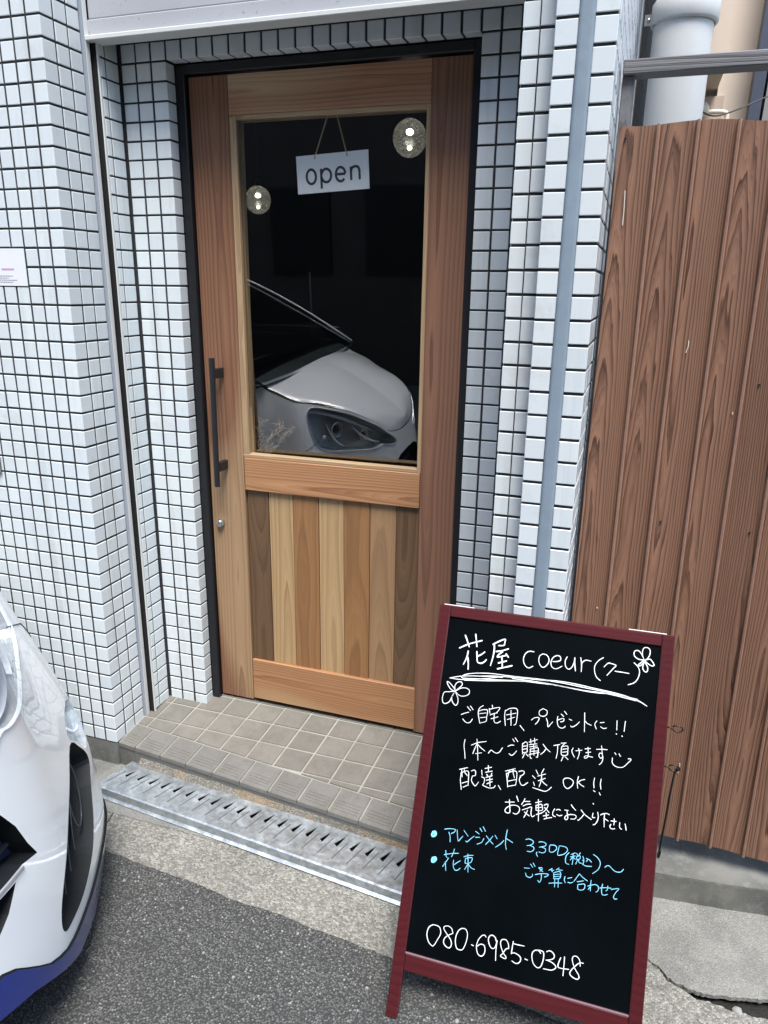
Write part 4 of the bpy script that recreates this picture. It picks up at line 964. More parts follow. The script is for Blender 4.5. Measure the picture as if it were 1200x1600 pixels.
('b',1.5,'花',[[(848,3602),(1017,3664),(1165,3701)],[(870,3699),(893,3585),(923,3555)],[(1061,3769),(1045,3674),(1016,3594)],[(953,3552),(906,3459),(843,3344)],[(891,3456),(927,3277)],[(1073,3534),(1078,3425),(1118,3343),(1177,3339),(1243,3399)],[(1223,3553),(1156,3498),(1096,3438)]]),
('b',1.5,'束',[[(1295,3657),(1401,3708),(1499,3730)],[(1375,3733),(1402,3553),(1424,3355)],[(1334,3629),(1336,3538),(1367,3527)],[(1338,3630),(1445,3672),(1485,3659),(1458,3570),(1366,3531)],[(1397,3516),(1345,3399)],[(1416,3520),(1481,3463),(1561,3445)]]),
('b',3.6,'bullet',[[(520,4030),(577,4048),(604,4001),(581,3950),(523,3932),(507,3980),(542,4016),(576,3986),(549,3962)]]),
('b',3.6,'bullet',[[(590,3480),(653,3503),(678,3463),(646,3409),(595,3389),(582,3441),(628,3470),(642,3436),(615,3421)]]),
('b',1.5,'3',[[(2599,4312),(2663,4338),(2748,4321),(2764,4274),(2718,4223),(2638,4192)],[(2699,4209),(2780,4191),(2790,4139),(2734,4086),(2655,4079)]]),
('b',1.5,',',[[(2866,4106),(2857,4063),(2890,4021)]]),
('b',1.5,'3',[[(2884,4320),(2954,4342),(3034,4323),(3024,4271),(2905,4219)],[(2956,4230),(3034,4213),(3037,4154),(2979,4115),(2906,4119)]]),
('b',1.5,'0',[[(3132,4315),(3117,4262),(3133,4175),(3208,4186),(3271,4266),(3244,4320),(3172,4324),(3127,4308)]]),
('b',1.5,'0',[[(3320,4336),(3303,4154),(3374,4159),(3460,4214),(3501,4297),(3446,4344),(3334,4340)]]),
('b',1.5,'bracket',[[(3537,4246),(3485,4165),(3479,4064),(3501,4014),(3558,4007)]]),
('b',1.5,'税',[[(3666,4268),(3581,4216)],[(3576,4165),(3673,4207)],[(3624,4245),(3631,4118),(3626,4019)],[(3625,4176),(3577,4102)],[(3636,4169),(3680,4139)],[(3696,4267),(3721,4227)],[(3770,4292),(3744,4233)],[(3703,4204),(3771,4229),(3771,4170),(3709,4146),(3703,4204)],[(3729,4145),(3714,4098),(3699,4045)],[(3752,4156),(3758,4098),(3815,4085)]]),
('b',1.5,'込',[[(3830,4232),(3857,4169)],[(3829,4153),(3859,4150),(3846,4079)],[(3836,4076),(3909,4054),(4026,4071)],[(3903,4209),(3964,4194),(4018,4157)],[(3934,4197),(3913,4143)]]),
('b',1.5,'bracket',[[(4041,4319),(4124,4279),(4184,4214),(4197,4139),(4159,4033),(4060,3932)]]),
('b',1.5,'〜',[[(4298,4117),(4343,4159),(4392,4158),(4455,4110),(4527,4078),(4622,4095),(4674,4164)]]),
('b',1.5,'ご',[[(2634,3723),(2748,3739)],[(2758,3831),(2811,3773)],[(2811,3863),(2859,3804)],[(2672,3622),(2699,3568),(2773,3556),(2821,3596),(2822,3637)]]),
('b',1.5,'予',[[(2933,3791),(3009,3809),(3003,3758),(2970,3734)],[(2954,3786),(3032,3734)],[(2878,3639),(3006,3689),(3147,3712),(3131,3668),(3074,3635)],[(3006,3689),(3014,3582),(2985,3506),(2945,3536)]]),
('b',1.5,'算',[[(3159,3793),(3224,3848)],[(3197,3812),(3258,3816)],[(3218,3807),(3231,3780)],[(3307,3837),(3362,3889)],[(3347,3846),(3437,3857)],[(3263,3768),(3277,3643)],[(3263,3768),(3390,3817),(3404,3692),(3277,3643)],[(3278,3732),(3390,3768)],[(3282,3688),(3394,3725)],[(3187,3533),(3325,3572),(3454,3596)],[(3298,3638),(3311,3484)],[(3372,3665),(3384,3495)]]),
('b',1.5,'に',[[(3505,3745),(3497,3674),(3522,3622)],[(3562,3719),(3649,3759)],[(3576,3644),(3631,3643),(3678,3668)]]),
('b',1.5,'合',[[(3789,3860),(3747,3781),(3696,3691)],[(3798,3862),(3884,3804),(3972,3762)],[(3765,3698),(3890,3746)],[(3781,3643),(3800,3550),(3911,3576),(3920,3685),(3781,3643)]]),
('b',1.5,'わ',[[(4044,3792),(4045,3685),(4049,3580)],[(3988,3662),(4054,3697),(4004,3598)],[(4054,3697),(4149,3729),(4208,3685),(4200,3615),(4164,3582)]]),
('b',1.5,'せ',[[(4232,3681),(4347,3714),(4462,3730)],[(4283,3770),(4273,3662),(4292,3570),(4342,3563),(4398,3591)],[(4391,3757),(4392,3690),(4362,3654)]]),
('b',1.5,'て',[[(4464,3707),(4615,3758),(4565,3673),(4525,3577),(4549,3535),(4596,3546)]]),
('w',2.1,'0',[[(799,2097),(719,2032),(687,1932),(692,1832),(745,1720),(826,1663),(870,1677),(934,1810),(988,1949),(963,2059),(904,2095),(799,2097)]]),
('w',2.1,'8',[[(1258,2033),(1220,2115),(1142,2149),(1064,2126),(1043,2079),(1098,2010),(1170,1944),(1235,1869),(1255,1784),(1219,1716),(1146,1723),(1083,1781),(1081,1864),(1143,1946),(1258,2028)]]),
('w',2.1,'0',[[(1446,2180),(1381,2122),(1338,2012),(1333,1878),(1376,1756),(1450,1734),(1518,1768),(1569,1921),(1581,2073),(1546,2163),(1490,2186),(1420,2165)]]),
('w',2.1,'dot',[[(1696,1901),(1737,1890)]]),
('w',2.1,'6',[[(1985,2133),(1955,2163),(1896,2139),(1830,2037),(1803,1899),(1847,1762),(1922,1725),(1978,1772),(1997,1866),(1963,1956),(1883,1960),(1820,1903)]]),
('w',2.1,'9',[[(2217,2102),(2182,2175),(2117,2204),(2060,2169),(2043,2091),(2093,1973),(2158,1940),(2205,1985),(2226,2096)],[(2232,2122),(2228,1942),(2246,1719)]]),
('w',2.1,'8',[[(2495,2027),(2475,2119),(2415,2185),(2331,2164),(2309,2093),(2344,1988),(2397,1904),(2452,1854),(2452,1813),(2391,1814),(2336,1840),(2381,1900),(2430,1994),(2494,2034)]]),
('w',2.1,'5',[[(2574,2192),(2567,2077),(2562,1939)],[(2589,2148),(2695,2151),(2811,2159)],[(2561,1947),(2631,1972),(2738,1936),(2771,1872),(2737,1799),(2671,1774),(2591,1801)]]),
('w',2.1,'dot',[[(2857,1910),(2912,1901)]]),
('w',2.1,'0',[[(3168,2103),(3139,2135),(3071,2145),(3009,2094),(2993,2010),(3033,1876),(3126,1808),(3197,1847),(3233,1976),(3235,2104),(3205,2152),(3129,2154),(3055,2138)]]),
('w',2.1,'3',[[(3290,2166),(3334,2197),(3393,2193),(3448,2143),(3447,2079),(3386,2032),(3292,1999)],[(3322,2002),(3433,1980),(3505,1928),(3486,1875),(3408,1831),(3258,1820)]]),
('w',2.1,'4',[[(3588,2124),(3554,2012),(3549,1939),(3597,1920),(3773,1940)],[(3663,2159),(3668,1994),(3669,1787)]]),
('w',2.1,'8',[[(3996,2064),(3974,2169),(3919,2225),(3853,2224),(3822,2161),(3854,2059),(3913,1964),(3978,1887),(3992,1828),(3947,1793),(3855,1815),(3801,1864),(3825,1941),(3912,2058),(3986,2125),(4051,2134)]]),
]

def ink(strokes, w, mat):
    vf = []
    for st_ in strokes:
        P = catmull([(x*1e-4, y*1e-4, 0) for x, y in st_], 5) if len(st_) > 2 else [Vector((x*1e-4, y*1e-4, 0)) for x, y in st_]
        m = len(P); V, F = [], []
        if (P[-1]-P[0]).length < .004 and m < 4: ws = 1.35
        else: ws = 1
        # round ends
        for i, p in enumerate(P):
            a = P[max(i-1, 0)]; b = P[min(i+1, m-1)]; t = b-a; t = t.normalized() if t.length > 1e-9 else Vector((1, 0, 0)); nn = Vector((-t.y, t.x, 0))
            k = i/(m-1); ww = w*ws*(.5+.07*math.sin(k*5+p.x*90)+.04*pnoise(p*180))*(1-.25*max(0, k-.75)*4*.5)
            V += [bp(*(p+nn*ww).xy, -.0058), bp(*(p-nn*ww).xy, -.0058)]
        for i in range(m-1): F.append((2*i, 2*i+1, 2*i+3, 2*i+2))
        for i in (0, m-1):
            n0 = len(V); c = P[i]; ww = w*ws*.5*(1 if i == 0 else .85)
            for q in range(8): V.append(bp(c.x+ww*math.cos(q*math.pi/4), c.y+ww*math.sin(q*math.pi/4), -.00577))
            F.append(tuple(range(n0, n0+8)))
        vf.append((V, F))
    return join(*vf)
for col, w, nm, sts in WRITING:
    name = {'flower': 'drawn_flower', 'underline': 'drawn_underline', 'bullet': 'bullet_mark', 'dot': 'dot_mark', 'face': 'smiling_face'}.get(nm, 'character')
    part(name, ink(sts, w*(.00080 if col == 'w' else .0009), INKW if col == 'w' else INKB), INKW if col == 'w' else INKB, pn, fix=False)
# ------------------------------------------------------------------ car
YC=-1.1
PLAN=[(-1.3,-.262),(-.6,-.262),(-.2,-.270),(.0,-.283),(.12,-.302),(.19,-.325),(.25,-.367),(.31,-.442),(.378,-.558),(.428,-.663),(.465,-.758),(.492,-.88),(.502,-.99),(.505,-1.1)]
def interp(T,x):
    if x<=T[0][0]: return T[0][1]
    for (a,b),(c,d) in zip(T,T[1:]):
        if x<=c: return b+(d-b)*(x-a)/(c-a)
    return T[-1][1]
def _cr(p0,p1,p2,p3,t):
    return tuple(.5*((2*b)+(-a+c)*t+(2*a-5*b+4*c-d)*t*t+(-a+3*b-3*c+d)*t**3) for a,b,c,d in zip(p0,p1,p2,p3))
def _build():
    P=PLAN+[(PLAN[-2][0],2*YC-PLAN[-2][1])]
    P=[(2*P[0][0]-P[1][0],2*P[0][1]-P[1][1])]+P
    out=[]
    for i in range(1,len(P)-2):
        for k in range(8): out.append(_cr(P[i-1],P[i],P[i+1],P[i+2],k/8))
    out.append(PLAN[-1])
    L=[0]
    for p,q in zip(out,out[1:]): L.append(L[-1]+math.hypot(q[0]-p[0],q[1]-p[1]))
    return out,L
CP,CL=_build(); LT=CL[-1]
def plan(a):
    """a = metres from nose centre along the half plan (positive toward building side, negative mirrored)"""
    s=LT-abs(a); 
    if s<=0: s=1e-6
    lo=0
    for i in range(1,len(CL)):
        if CL[i]>=s: lo=i-1; break
    else: lo=len(CL)-2
    t=(s-CL[lo])/(CL[lo+1]-CL[lo]); p=CP[lo]; q=CP[lo+1]
    x=p[0]+(q[0]-p[0])*t; y=p[1]+(q[1]-p[1])*t
    pa=CP[max(lo-2,0)]; qa=CP[min(lo+3,len(CP)-1)]
    dx,dy=qa[0]-pa[0],qa[1]-pa[1]; L=math.hypot(dx,dy); nx,ny=-dy/L,dx/L   # outward
    if abs(a)<.03: nx,ny=1,0
    if a<0: y=2*YC-y; ny=-ny
    return x,y,nx,ny
SET=[(-.1,.03),(.02,.012),(.1,0),(.18,.003),(.25,.012),(.33,.024),(.4,.040),(.5,.070),(.6,.105),(.7,.143),(.8,.18),(.9,.23),(1.0,.29),(1.1,.36)]
def smooth_table(T,n=6):
    out=[]
    for i in range(len(T)-1):
        p0=T[max(i-1,0)];p1=T[i];p2=T[i+1];p3=T[min(i+2,len(T)-1)]
        m1=(p2[1]-p0[1])/(p2[0]-p0[0]) if p2[0]!=p0[0] else 0; m2=(p3[1]-p1[1])/(p3[0]-p1[0]) if p3[0]!=p1[0] else 0
        h=p2[0]-p1[0]
        for k in range(n):
            t=k/n; out.append((p1[0]+h*t,(2*t**3-3*t*t+1)*p1[1]+(t**3-2*t*t+t)*h*m1+(-2*t**3+3*t*t)*p2[1]+(t**3-t*t)*h*m2))
    out.append(T[-1]); return out
SET=smooth_table(SET)
FT=smooth_table([(0,.32),(.2,.34),(.3,.36),(.4,.46),(.5,.70),(.6,.92),(.7,1),(1.0,1),(1.3,.66),(1.9,.36)])
def sdir(a):
    X=Y=0
    for k in range(-6,7):
        q=plan(a+k*.04); w=7-abs(k); X+=q[2]*w; Y+=q[3]*w
    L=math.hypot(X,Y); return X/L,Y/L
_DC={}
def body(a,z,off=0):
    x,y,nx,ny=plan(a)
    ka=round(a,4)
    if ka not in _DC: _DC[ka]=sdir(a)
    sx,sy=_DC[ka]
    f=interp(FT,abs(a))
    s=interp(SET,z)*f
    return (x-sx*s+nx*off,y-sy*s+ny*off,z)

CR = empty('parked_car', (-1.3, YC, -.085), 'white compact car with a blue lower bumper lip parked close to the tiled wall', 'car')
LIPE = [(0, .245), (.15, .233), (.19, .207), (.24, .156), (.29, .111), (.35, .085), (.43, .078), (.51, .078), (.59, .087), (.75, .10), (1.0, .11), (1.9, .11)]
LIPB = [(0, .165), (.13, .151), (.22, .117), (.32, .055), (.40, .012), (.55, -.022), (.8, -.015), (1.1, .03), (1.9, .05)]
HL = [(.715,.835),(.68,.857),(.63,.857),(.555,.840),(.475,.816),(.41,.782),(.32,.735),(.25,.688),(.165,.642),(.17,.618),(.275,.634),(.305,.650),(.335,.640),(.39,.640),(.47,.648),(.55,.655),(.62,.663),(.665,.680),(.695,.705),(.71,.75),(.72,.80)]
FOG = [(.625,.406),(.68,.368),(.72,.306),(.67,.262),(.60,.188),(.55,.152),(.46,.123),(.385,.124),(.348,.130),(.34,.161),(.36,.211),(.42,.276),(.50,.348)]
def cpoly(P): return [(p.x, p.y) for p in catmull([(a, z, 0) for a, z in P], 4, closed=True)]
FOG = cpoly(FOG)
DRL = [(.632,.418),(.686,.381),(.730,.322),(.79,.335),(.83,.385),(.83,.44),(.77,.468),(.68,.458)]
GR1 = [(.31, .37), (.29, .41), (.27, .465), (.24, .515), (.12, .55), (0, .555)]
GR2 = [(.235, .368), (.20, .325), (.15, .29), (.0, .275)]
ARCH = [(LT+.35-1.3+0, 0)]
def mirror(P): return [(-a, z) for a, z in reversed(P)]
BT_ = smooth_table([(0,.666),(.08,.666),(.19,.682),(.25,.700),(.32,.745),(.41,.793),(.475,.826),(.555,.850),(.63,.867),(.69,.876),(.80,.888),(.95,.914),(1.05,.941),(1.10,.969),(1.3,1.0),(1.9,1.03)])
def belt2(a):
    return interp(BT_, abs(a))
AMAX = LT-.02+.0
AC, ZC, AR = LT-(1.3-.62), .215, .335     # front wheel arch centre on the unrolled side
arch = [(AC+AR*math.cos(q), ZC+AR*math.sin(q)) for q in [math.radians(-42+d*264/22) for d in range(23)]]
gr1 = GR1+[(-a, z) for a, z in reversed(GR1[:-1])]+[(-.26, .385), (-.19, .385), (0, .388), (.19, .385), (.26, .385)]
gr2 = GR2+[(-a, z) for a, z in reversed(GR2[:-1])]+[(0, .374)]
def dens(P, step=.012):
    out = []
    for i in range(len(P)):
        p, q = P[i], P[(i+1) % len(P)]; n = max(1, int(math.hypot(q[0]-p[0], q[1]-p[1])/step))
        for k in range(n): out.append((p[0]+(q[0]-p[0])*k/n, p[1]+(q[1]-p[1])*k/n))
    return out
def smoothpoly(P, it=1):
    for _ in range(it):
        Q = []
        for i in range(len(P)):
            p, q = P[i], P[(i+1) % len(P)]; Q += [(p[0]*.8+q[0]*.2, p[1]*.8+q[1]*.2), (p[0]*.2+q[0]*.8, p[1]*.2+q[1]*.8)]
        P = Q
    return P
def inside(p, P):
    c = False; x, y = p
    for i in range(len(P)):
        (x1, y1), (x2, y2) = P[i], P[i-1]
        if (y1 > y) != (y2 > y) and x < (x2-x1)*(y-y1)/(y2-y1)+x1: c = not c
    return c
def bfun(a, z, off=0):
    return body(a, z, off)
def cut_sheet(fun, boundary, holes, step, mat, name, parent, keep=None, off=0):
    """triangulated patch of the body in (a,z) with clean cut-outs"""
    B = dens(boundary, step); Hs = [dens(h, .010) for h in holes]
    pts = [Vector(p) for p in B]; edges = [(i, (i+1) % len(B)) for i in range(len(B))]
    for h in Hs:
        n = len(pts); pts += [Vector(p) for p in h]; edges += [(n+i, n+(i+1) % len(h)) for i in range(len(h))]
    a0 = min(p[0] for p in B); a1 = max(p[0] for p in B); z0 = min(p[1] for p in B); z1 = max(p[1] for p in B)
    a = a0+step/2
    while a < a1:
        z = z0+step/2
        while z < z1:
            if inside((a, z), B) and not any(inside((a, z), h) for h in Hs): pts.append(Vector((a, z)))
            z += step
        a += step
    r = delaunay_2d_cdt(pts, edges, [], 0, 1e-5); vs_, fs = r[0], r[2]; F = []
    for f in fs:
        c = (sum(vs_[i].x for i in f)/len(f), sum(vs_[i].y for i in f)/len(f))
        if inside(c, B) and not any(inside(c, h) for h in Hs): F.append(tuple(f))
    V = [fun(v.x, v.y, off) for v in vs_]
    return part(name, (V, F), mat, parent, smooth=True, fix=False)
def rim(fun, P, d0, d1, mat, name, parent, flare=0):
    P = dens(P, .012); n = len(P); V, F = [], []
    cx = sum(p[0] for p in P)/n; cz = sum(p[1] for p in P)/n
    for k, d in enumerate((d0, d1)):
        for a, z in P: V.append(fun(a+(cx-a)*flare*k, z+(cz-z)*flare*k, d))
    for i in range(n): j = (i+1) % n; F.append((i, j, n+j, n+i))
    return part(name, (V, F), mat, parent, fix=False)
holesL = [HL, FOG, DRL]; holes_all = []
for h in holesL: holes_all += ([h, mirror(h)] if h is FOG else [smoothpoly(h), smoothpoly(mirror(h))])
g1s, g2s = gr1, gr2
bl = [(-AMAX+i*(2*AMAX)/150) for i in range(151)]
bound = [(a, interp(LIPE, abs(a))) for a in bl]+[(a, belt2(a)) for a in reversed(bl)]
bc = []
archs = [(a, max(z, interp(LIPE, abs(a))+.002)) for a, z in arch]; archm = [(-a, z) for a, z in reversed(archs)]
AUN = 1.9
def holes_fix(): return holes_all+[g1s, g2s, archs, archm]
cut_sheet(bfun, bound, holes_fix(), .03, CARW, 'body_shell', CR)
lipb = [(a, interp(LIPB, abs(a))) for a in bl]+[(a, interp(LIPE, abs(a))-.003) for a in reversed(bl)]
cut_sheet(body, lipb, [arch, [(-a, z) for a, z in reversed(arch)]], .02, CARB, 'lower_lip', CR, off=.006)
part('lip_shadow_gap', (lambda: ([body(a, interp(LIPE, abs(a))+dz, o) for a in bl for dz, o in ((.001, -.012), (-.004, .005))], [(2*i, 2*i+1, 2*i+3, 2*i+2) for i in range(len(bl)-1)]))(), CARK, CR, fix=False)
part('lip_underside', (lambda: ([body(a, interp(LIPB, abs(a)), o) for a in bl for o in (.006, -.10)], [(2*i, 2*i+1, 2*i+3, 2*i+2) for i in range(len(bl)-1)]))(), CARK, CR, fix=False)
def patch(fun, P, off, mat, name, parent, step=.02): return cut_sheet(fun, P, [], step, mat, name, parent, off=off)
for sgn in (1, -1):
    q = (lambda P: P) if sgn == 1 else mirror
    F_ = q(FOG); D_ = smoothpoly(q(DRL)); H_ = smoothpoly(q(HL))
    fo = rim(bfun, F_, 0, -.05, CARK, 'air_duct', CR, .12); 
    patch(bfun, F_, -.048, CARK, 'duct_back', fo)
    rim(bfun, F_, .001, -.006, CARK, 'duct_edge', fo, .01)
    for k, (aa, zz, ra, rz) in enumerate([(.585, .305, .045, .07)]):
        pts = [bfun(sgn*(aa+ra*math.cos(t)-.35*rz*math.sin(t)*-1*.4), zz+rz*math.sin(t)*1.2, -.018) for t in [i*math.pi/12 for i in range(24)]]
        part('duct_ring', tube(pts, .0022, 6, closed=True), simple('dark_satin_ring', (.05, .055, .06), .3), fo, smooth=True, fix=False)
    for k in range(3):
        pts = [bfun(sgn*(.40+.045*k+.11*t*t+.02*t), .18+.02*k+.20*t, -.012) for t in [i/8 for i in range(9)]]
        part('duct_blade', tube(pts, .0014, 5), simple('dark_satin_blade', (.06, .065, .07), .3), fo, fix=False)
    dl = rim(bfun, D_, 0, -.022, REFL, 'side_lamp', CR, .1); patch(bfun, D_, -.021, REFL, 'side_lamp_reflector', dl)
    patch(bfun, D_, .003, LENS, 'side_lamp_cover', dl)
    vf = []
    for k in range(11):
        t = k/10; a, z = .665+.10*t, .435-.05*t*(1-t)-.06*t
        vf.append(sphere(bfun(sgn*a, z, -.008), .0052, 8, 6))
    part('lamp_bead', join(*vf), CHROME, dl, smooth=True, fix=False)
    hl = rim(bfun, H_, 0, -.07, HOUSING, 'headlight', CR, .10)
    patch(bfun, H_, -.062, HOUSING, 'lamp_bowl', hl)
    rim(bfun, H_, .0015, -.005, CHROME, 'chrome_edge', hl, .02)
    patch(bfun, H_, .004, LENS, 'lens_cover', hl, .015)
    part('lens_rim', tube([bfun(a, z, .0015) for a, z in dens(H_, .012)], .0024, 6, closed=True), CHROME, hl, smooth=True, fix=False)
    # two bowls with bright reflectors, a projector eye, the small bulb and the swept silver dividers
    for (aa, zz, rr, dd, mt, nm) in [(.53, .745, .034, -.028, REFL, 'reflector_bowl'), (.40, .705, .026, -.028, REFL, 'reflector_bowl')]:
        x, y, nx, ny = plan(sgn*aa); c = Vector(bfun(sgn*aa, zz, dd)); ax = Vector((nx, ny, .0)).normalized(); ux = Vector((-ny, nx, 0)); uz = Vector((0, 0, 1)); V, F = [], []
        prof = [(1.0, 0), (.93, .002), (.85, -.012), (.6, -.024), (.2, -.028)]
        for r_, h_ in prof:
            for k in range(22): t = 2*math.pi*k/22; V.append(tuple(c+(ux*math.cos(t)+uz*math.sin(t))*rr*r_+ax*h_))
        for i in range(len(prof)-1):
            for k in range(22): F.append((i*22+k, i*22+(k+1) % 22, (i+1)*22+(k+1) % 22, (i+1)*22+k))
        bwl = part(nm, (V, F), mt, hl, smooth=True, fix=False)
        part('projector_eye', sphere(tuple(c+ax*-.012), rr*.52, 18, 12), simple('dark_lens_eye', (.03, .035, .04), .05), bwl, smooth=True, fix=False)
        ring = [tuple(c+(ux*math.cos(t)+uz*math.sin(t))*rr*1.0) for t in [k*math.pi/14 for k in range(28)]]
        part('bezel_ring', tube(ring, .0028, 7, closed=True), CHROME, bwl, smooth=True, fix=False)
    for P_ in ([(.585,.815),(.585,.77),(.57,.725),(.545,.69),(.51,.665)], [(.475,.79),(.455,.75),(.42,.71),(.36,.675),(.31,.66)], [(.69,.838),(.62,.832),(.55,.815),(.47,.782),(.39,.74),(.31,.70)]):
        V, F = [], []; C_ = catmull([(a, z, 0) for a, z in P_], 6)
        for i, p in enumerate(C_):
            k = i/(len(C_)-1); w = .009*math.sin(math.pi*(.1+.85*k))
            t = (C_[min(i+1, len(C_)-1)]-C_[max(i-1, 0)]).normalized()
            V += [bfun(sgn*(p.x-t.y*w), p.y+t.x*w, -.010), bfun(sgn*(p.x+t.y*w*.6), p.y-t.x*w*.6, -.022)]
        for i in range(len(C_)-1): F.append((2*i, 2*i+1, 2*i+3, 2*i+2))
        part('silver_divider', (V, F), CHROME, hl, smooth=True, fix=False)
    part('indicator_bulb', sphere(bfun(sgn*.615, .722, -.018), .009, 14, 10), CHROME, hl, smooth=True, fix=False)
g = rim(bfun, g1s, 0, -.05, CARK, 'upper_grille', CR, .03); cut_sheet(bfun, g1s, [], .03, simple('navy_grille_net', (.012, .016, .045), .4), 'grille_back', g, off=-.048)
for k in range(3):
    z = .42+.04*k; w = interp([(.37, .29), (.42, .27), (.52, .20)], z)
    part('grille_bar', tube([bfun(-w+2*w*i/20, z, -.03) for i in range(21)], .005, 6), CARK, g, fix=False)
g = rim(bfun, g2s, 0, -.05, CARK, 'lower_grille', CR, .03); cut_sheet(bfun, g2s, [], .03, CARK, 'grille_back', g, off=-.048)
part('silver_grille_strip', (lambda A: ([bfun(a, z, o) for a in A for z, o in ((.384, .004), (.375, .004))], [(2*i, 2*i+1, 2*i+3, 2*i+2) for i in range(len(A)-1)]))([-.26+.52*i/24 for i in range(25)]), simple('satin_grey_strip', (.35, .36, .38), .35, .3), CR, fix=False)
# bonnet
HC = smooth_table([(-.12,1.01),(-.05,.995),(.02,.982),(.095,.959),(.18,.918),(.288,.857),(.36,.808),(.416,.764),(.455,.722),(.475,.685),(.49,.662)])
def hood_pt(a, w, off=0):
    za = belt2(a)+.009; b = bfun(a, za, -.003)
    xs_ = b[0]; S = (xs_, YC, interp(HC, xs_)); k = math.sin(w*math.pi/2)
    x = b[0]+(S[0]-b[0])*w; y = b[1]+(S[1]-b[1])*w; z = b[2]+(S[2]-b[2])*k
    if w < .04: z -= .006*(1-w/.04)
    return (x, y, z+off+.010*math.sin(math.pi*w)*math.sin(math.pi*min(1, abs(a)/1.1)))
NA, NW = 72, 22; V, F = [], []
for i in range(NA+1):
    a = -1.125+2.25*i/NA
    if i == NA//2: a = .001
    for j in range(NW+1): V.append(hood_pt(a, (j/NW)**1.3))
for i in range(NA):
    for j in range(NW): q = i*(NW+1)+j; F.append((q, q+NW+1, q+NW+2, q+1))
o = part('bonnet', (V, F), CARW, CR, smooth=True, fix=False)
part('bonnet_gap', (lambda A: ([p for a in A for p in (bfun(a, belt2(a)+.009, -.010), bfun(a, belt2(a)-.001, -.003))], [(2*i, 2*i+1, 2*i+3, 2*i+2) for i in range(len(A)-1)]))([-1.125+2.25*i/80 for i in range(81)]), CARK, CR, fix=False)
# door/fender seam line below the headlight
for s in (1, -1):
    part('panel_seam', tube([bfun(s*(.655+.18*t), .716-.05*t-.2*max(0, t-.8), .0003) for t in [i/8 for i in range(9)]], .0014, 4), CARK, CR, fix=False)
# windscreen, cowl, cabin
def wsx(y): return .005-.075*(abs(y-YC)/.72)**3
V, F = [], []; NY, NZ = 24, 12
for i in range(NY+1):
    y = YC-.70+1.40*i/NY
    for j in range(NZ+1):
        t = j/NZ; yy = YC+(y-YC)*(1-.16*t); z = interp([(0, .988), (.72, .972)], abs(y-YC))+.425*t; x = wsx(y)-.80*t-.02*math.sin(t*math.pi)
        V.append((x, yy, z+.03*math.sin(t*math.pi)))
for i in range(NY):
    for j in range(NZ): q = i*(NZ+1)+j; F.append((q, q+NZ+1, q+NZ+2, q+1))
part('windscreen', (V, F), CARGLASS, CR, smooth=True, fix=False)
V, F = [], []
for i in range(NY+1):
    y = YC-.70+1.40*i/NY; b = interp([(0, .985), (.72, .966)], abs(y-YC))
    for dx, dz in ((.012, -.004), (.0, -.012), (-.05, -.008), (-.10, .03)): V.append((wsx(y)+dx, y, b+dz))
for i in range(NY):
    for j in range(3): q = i*4+j; F.append((q, q+4, q+5, q+1))
part('cowl', (V, F), CARK, CR, fix=False)
part('dashboard', box(-.75, -.22, YC-.62, YC+.62, .80, 1.02, .03), CARK, CR)
part('wiper', tube([(-.08, YC+.1, 1.03), (-.13, YC+.35, 1.05), (-.15, YC+.58, 1.045)], .006, 6), CARK, CR, fix=False)
for s in (1, -1):
    yb = YC+s*.70; pil = [(wsx(YC+.70)-.80*t+.005, YC+s*.70*(1-.16*t), .976+.425*t+.03*math.sin(t*math.pi)) for t in [k/10 for k in range(11)]]
    part('windscreen_pillar', tube(pil, .005, 8), CARW, CR, smooth=True, fix=False)
    # shoulder, side window and roof edge
    V, F = [], []; X = [-.17-.12*i for i in range(27)]
    for x in X:
        rz = interp([(-3.2, 1.18), (-2.9, 1.38), (-2.2, 1.475), (-.95, 1.44), (-.15, 1.03), (0, .99)], x)
        V += [(x, YC+s*.80, 1.035), (x, YC+s*.735, 1.055), (x, YC+s*(.735-.13*max(0, rz-1.055)/.42), max(1.056, rz))]
    for i in range(len(X)-1):
        for j in range(2): q = i*3+j; F.append((q, q+1, q+4, q+3))
    part('side_glass', (V, [f for k, f in enumerate(F) if k % 2 == 1 and k > 2]), CARGLASS, CR, fix=False)
    part('shoulder_panel', (V, [f for k, f in enumerate(F) if k % 2 == 0]), CARW, CR, fix=False)
V, F = [], []
for i in range(19):
    x = -.86-.13*i; rz = interp([(-3.3, 1.12), (-2.9, 1.38), (-2.2, 1.475), (-1.5, 1.49), (-.95, 1.455), (-.80, 1.43)], x)
    for j in range(9): y = -.60+1.2*j/8; V.append((x, YC+y, rz+.04*(1-(y/.6)**2)))
for i in range(18):
    for j in range(8): q = i*9+j; F.append((q, q+9, q+10, q+1))
part('roof', (V, F), CARW, CR, smooth=True, fix=False)
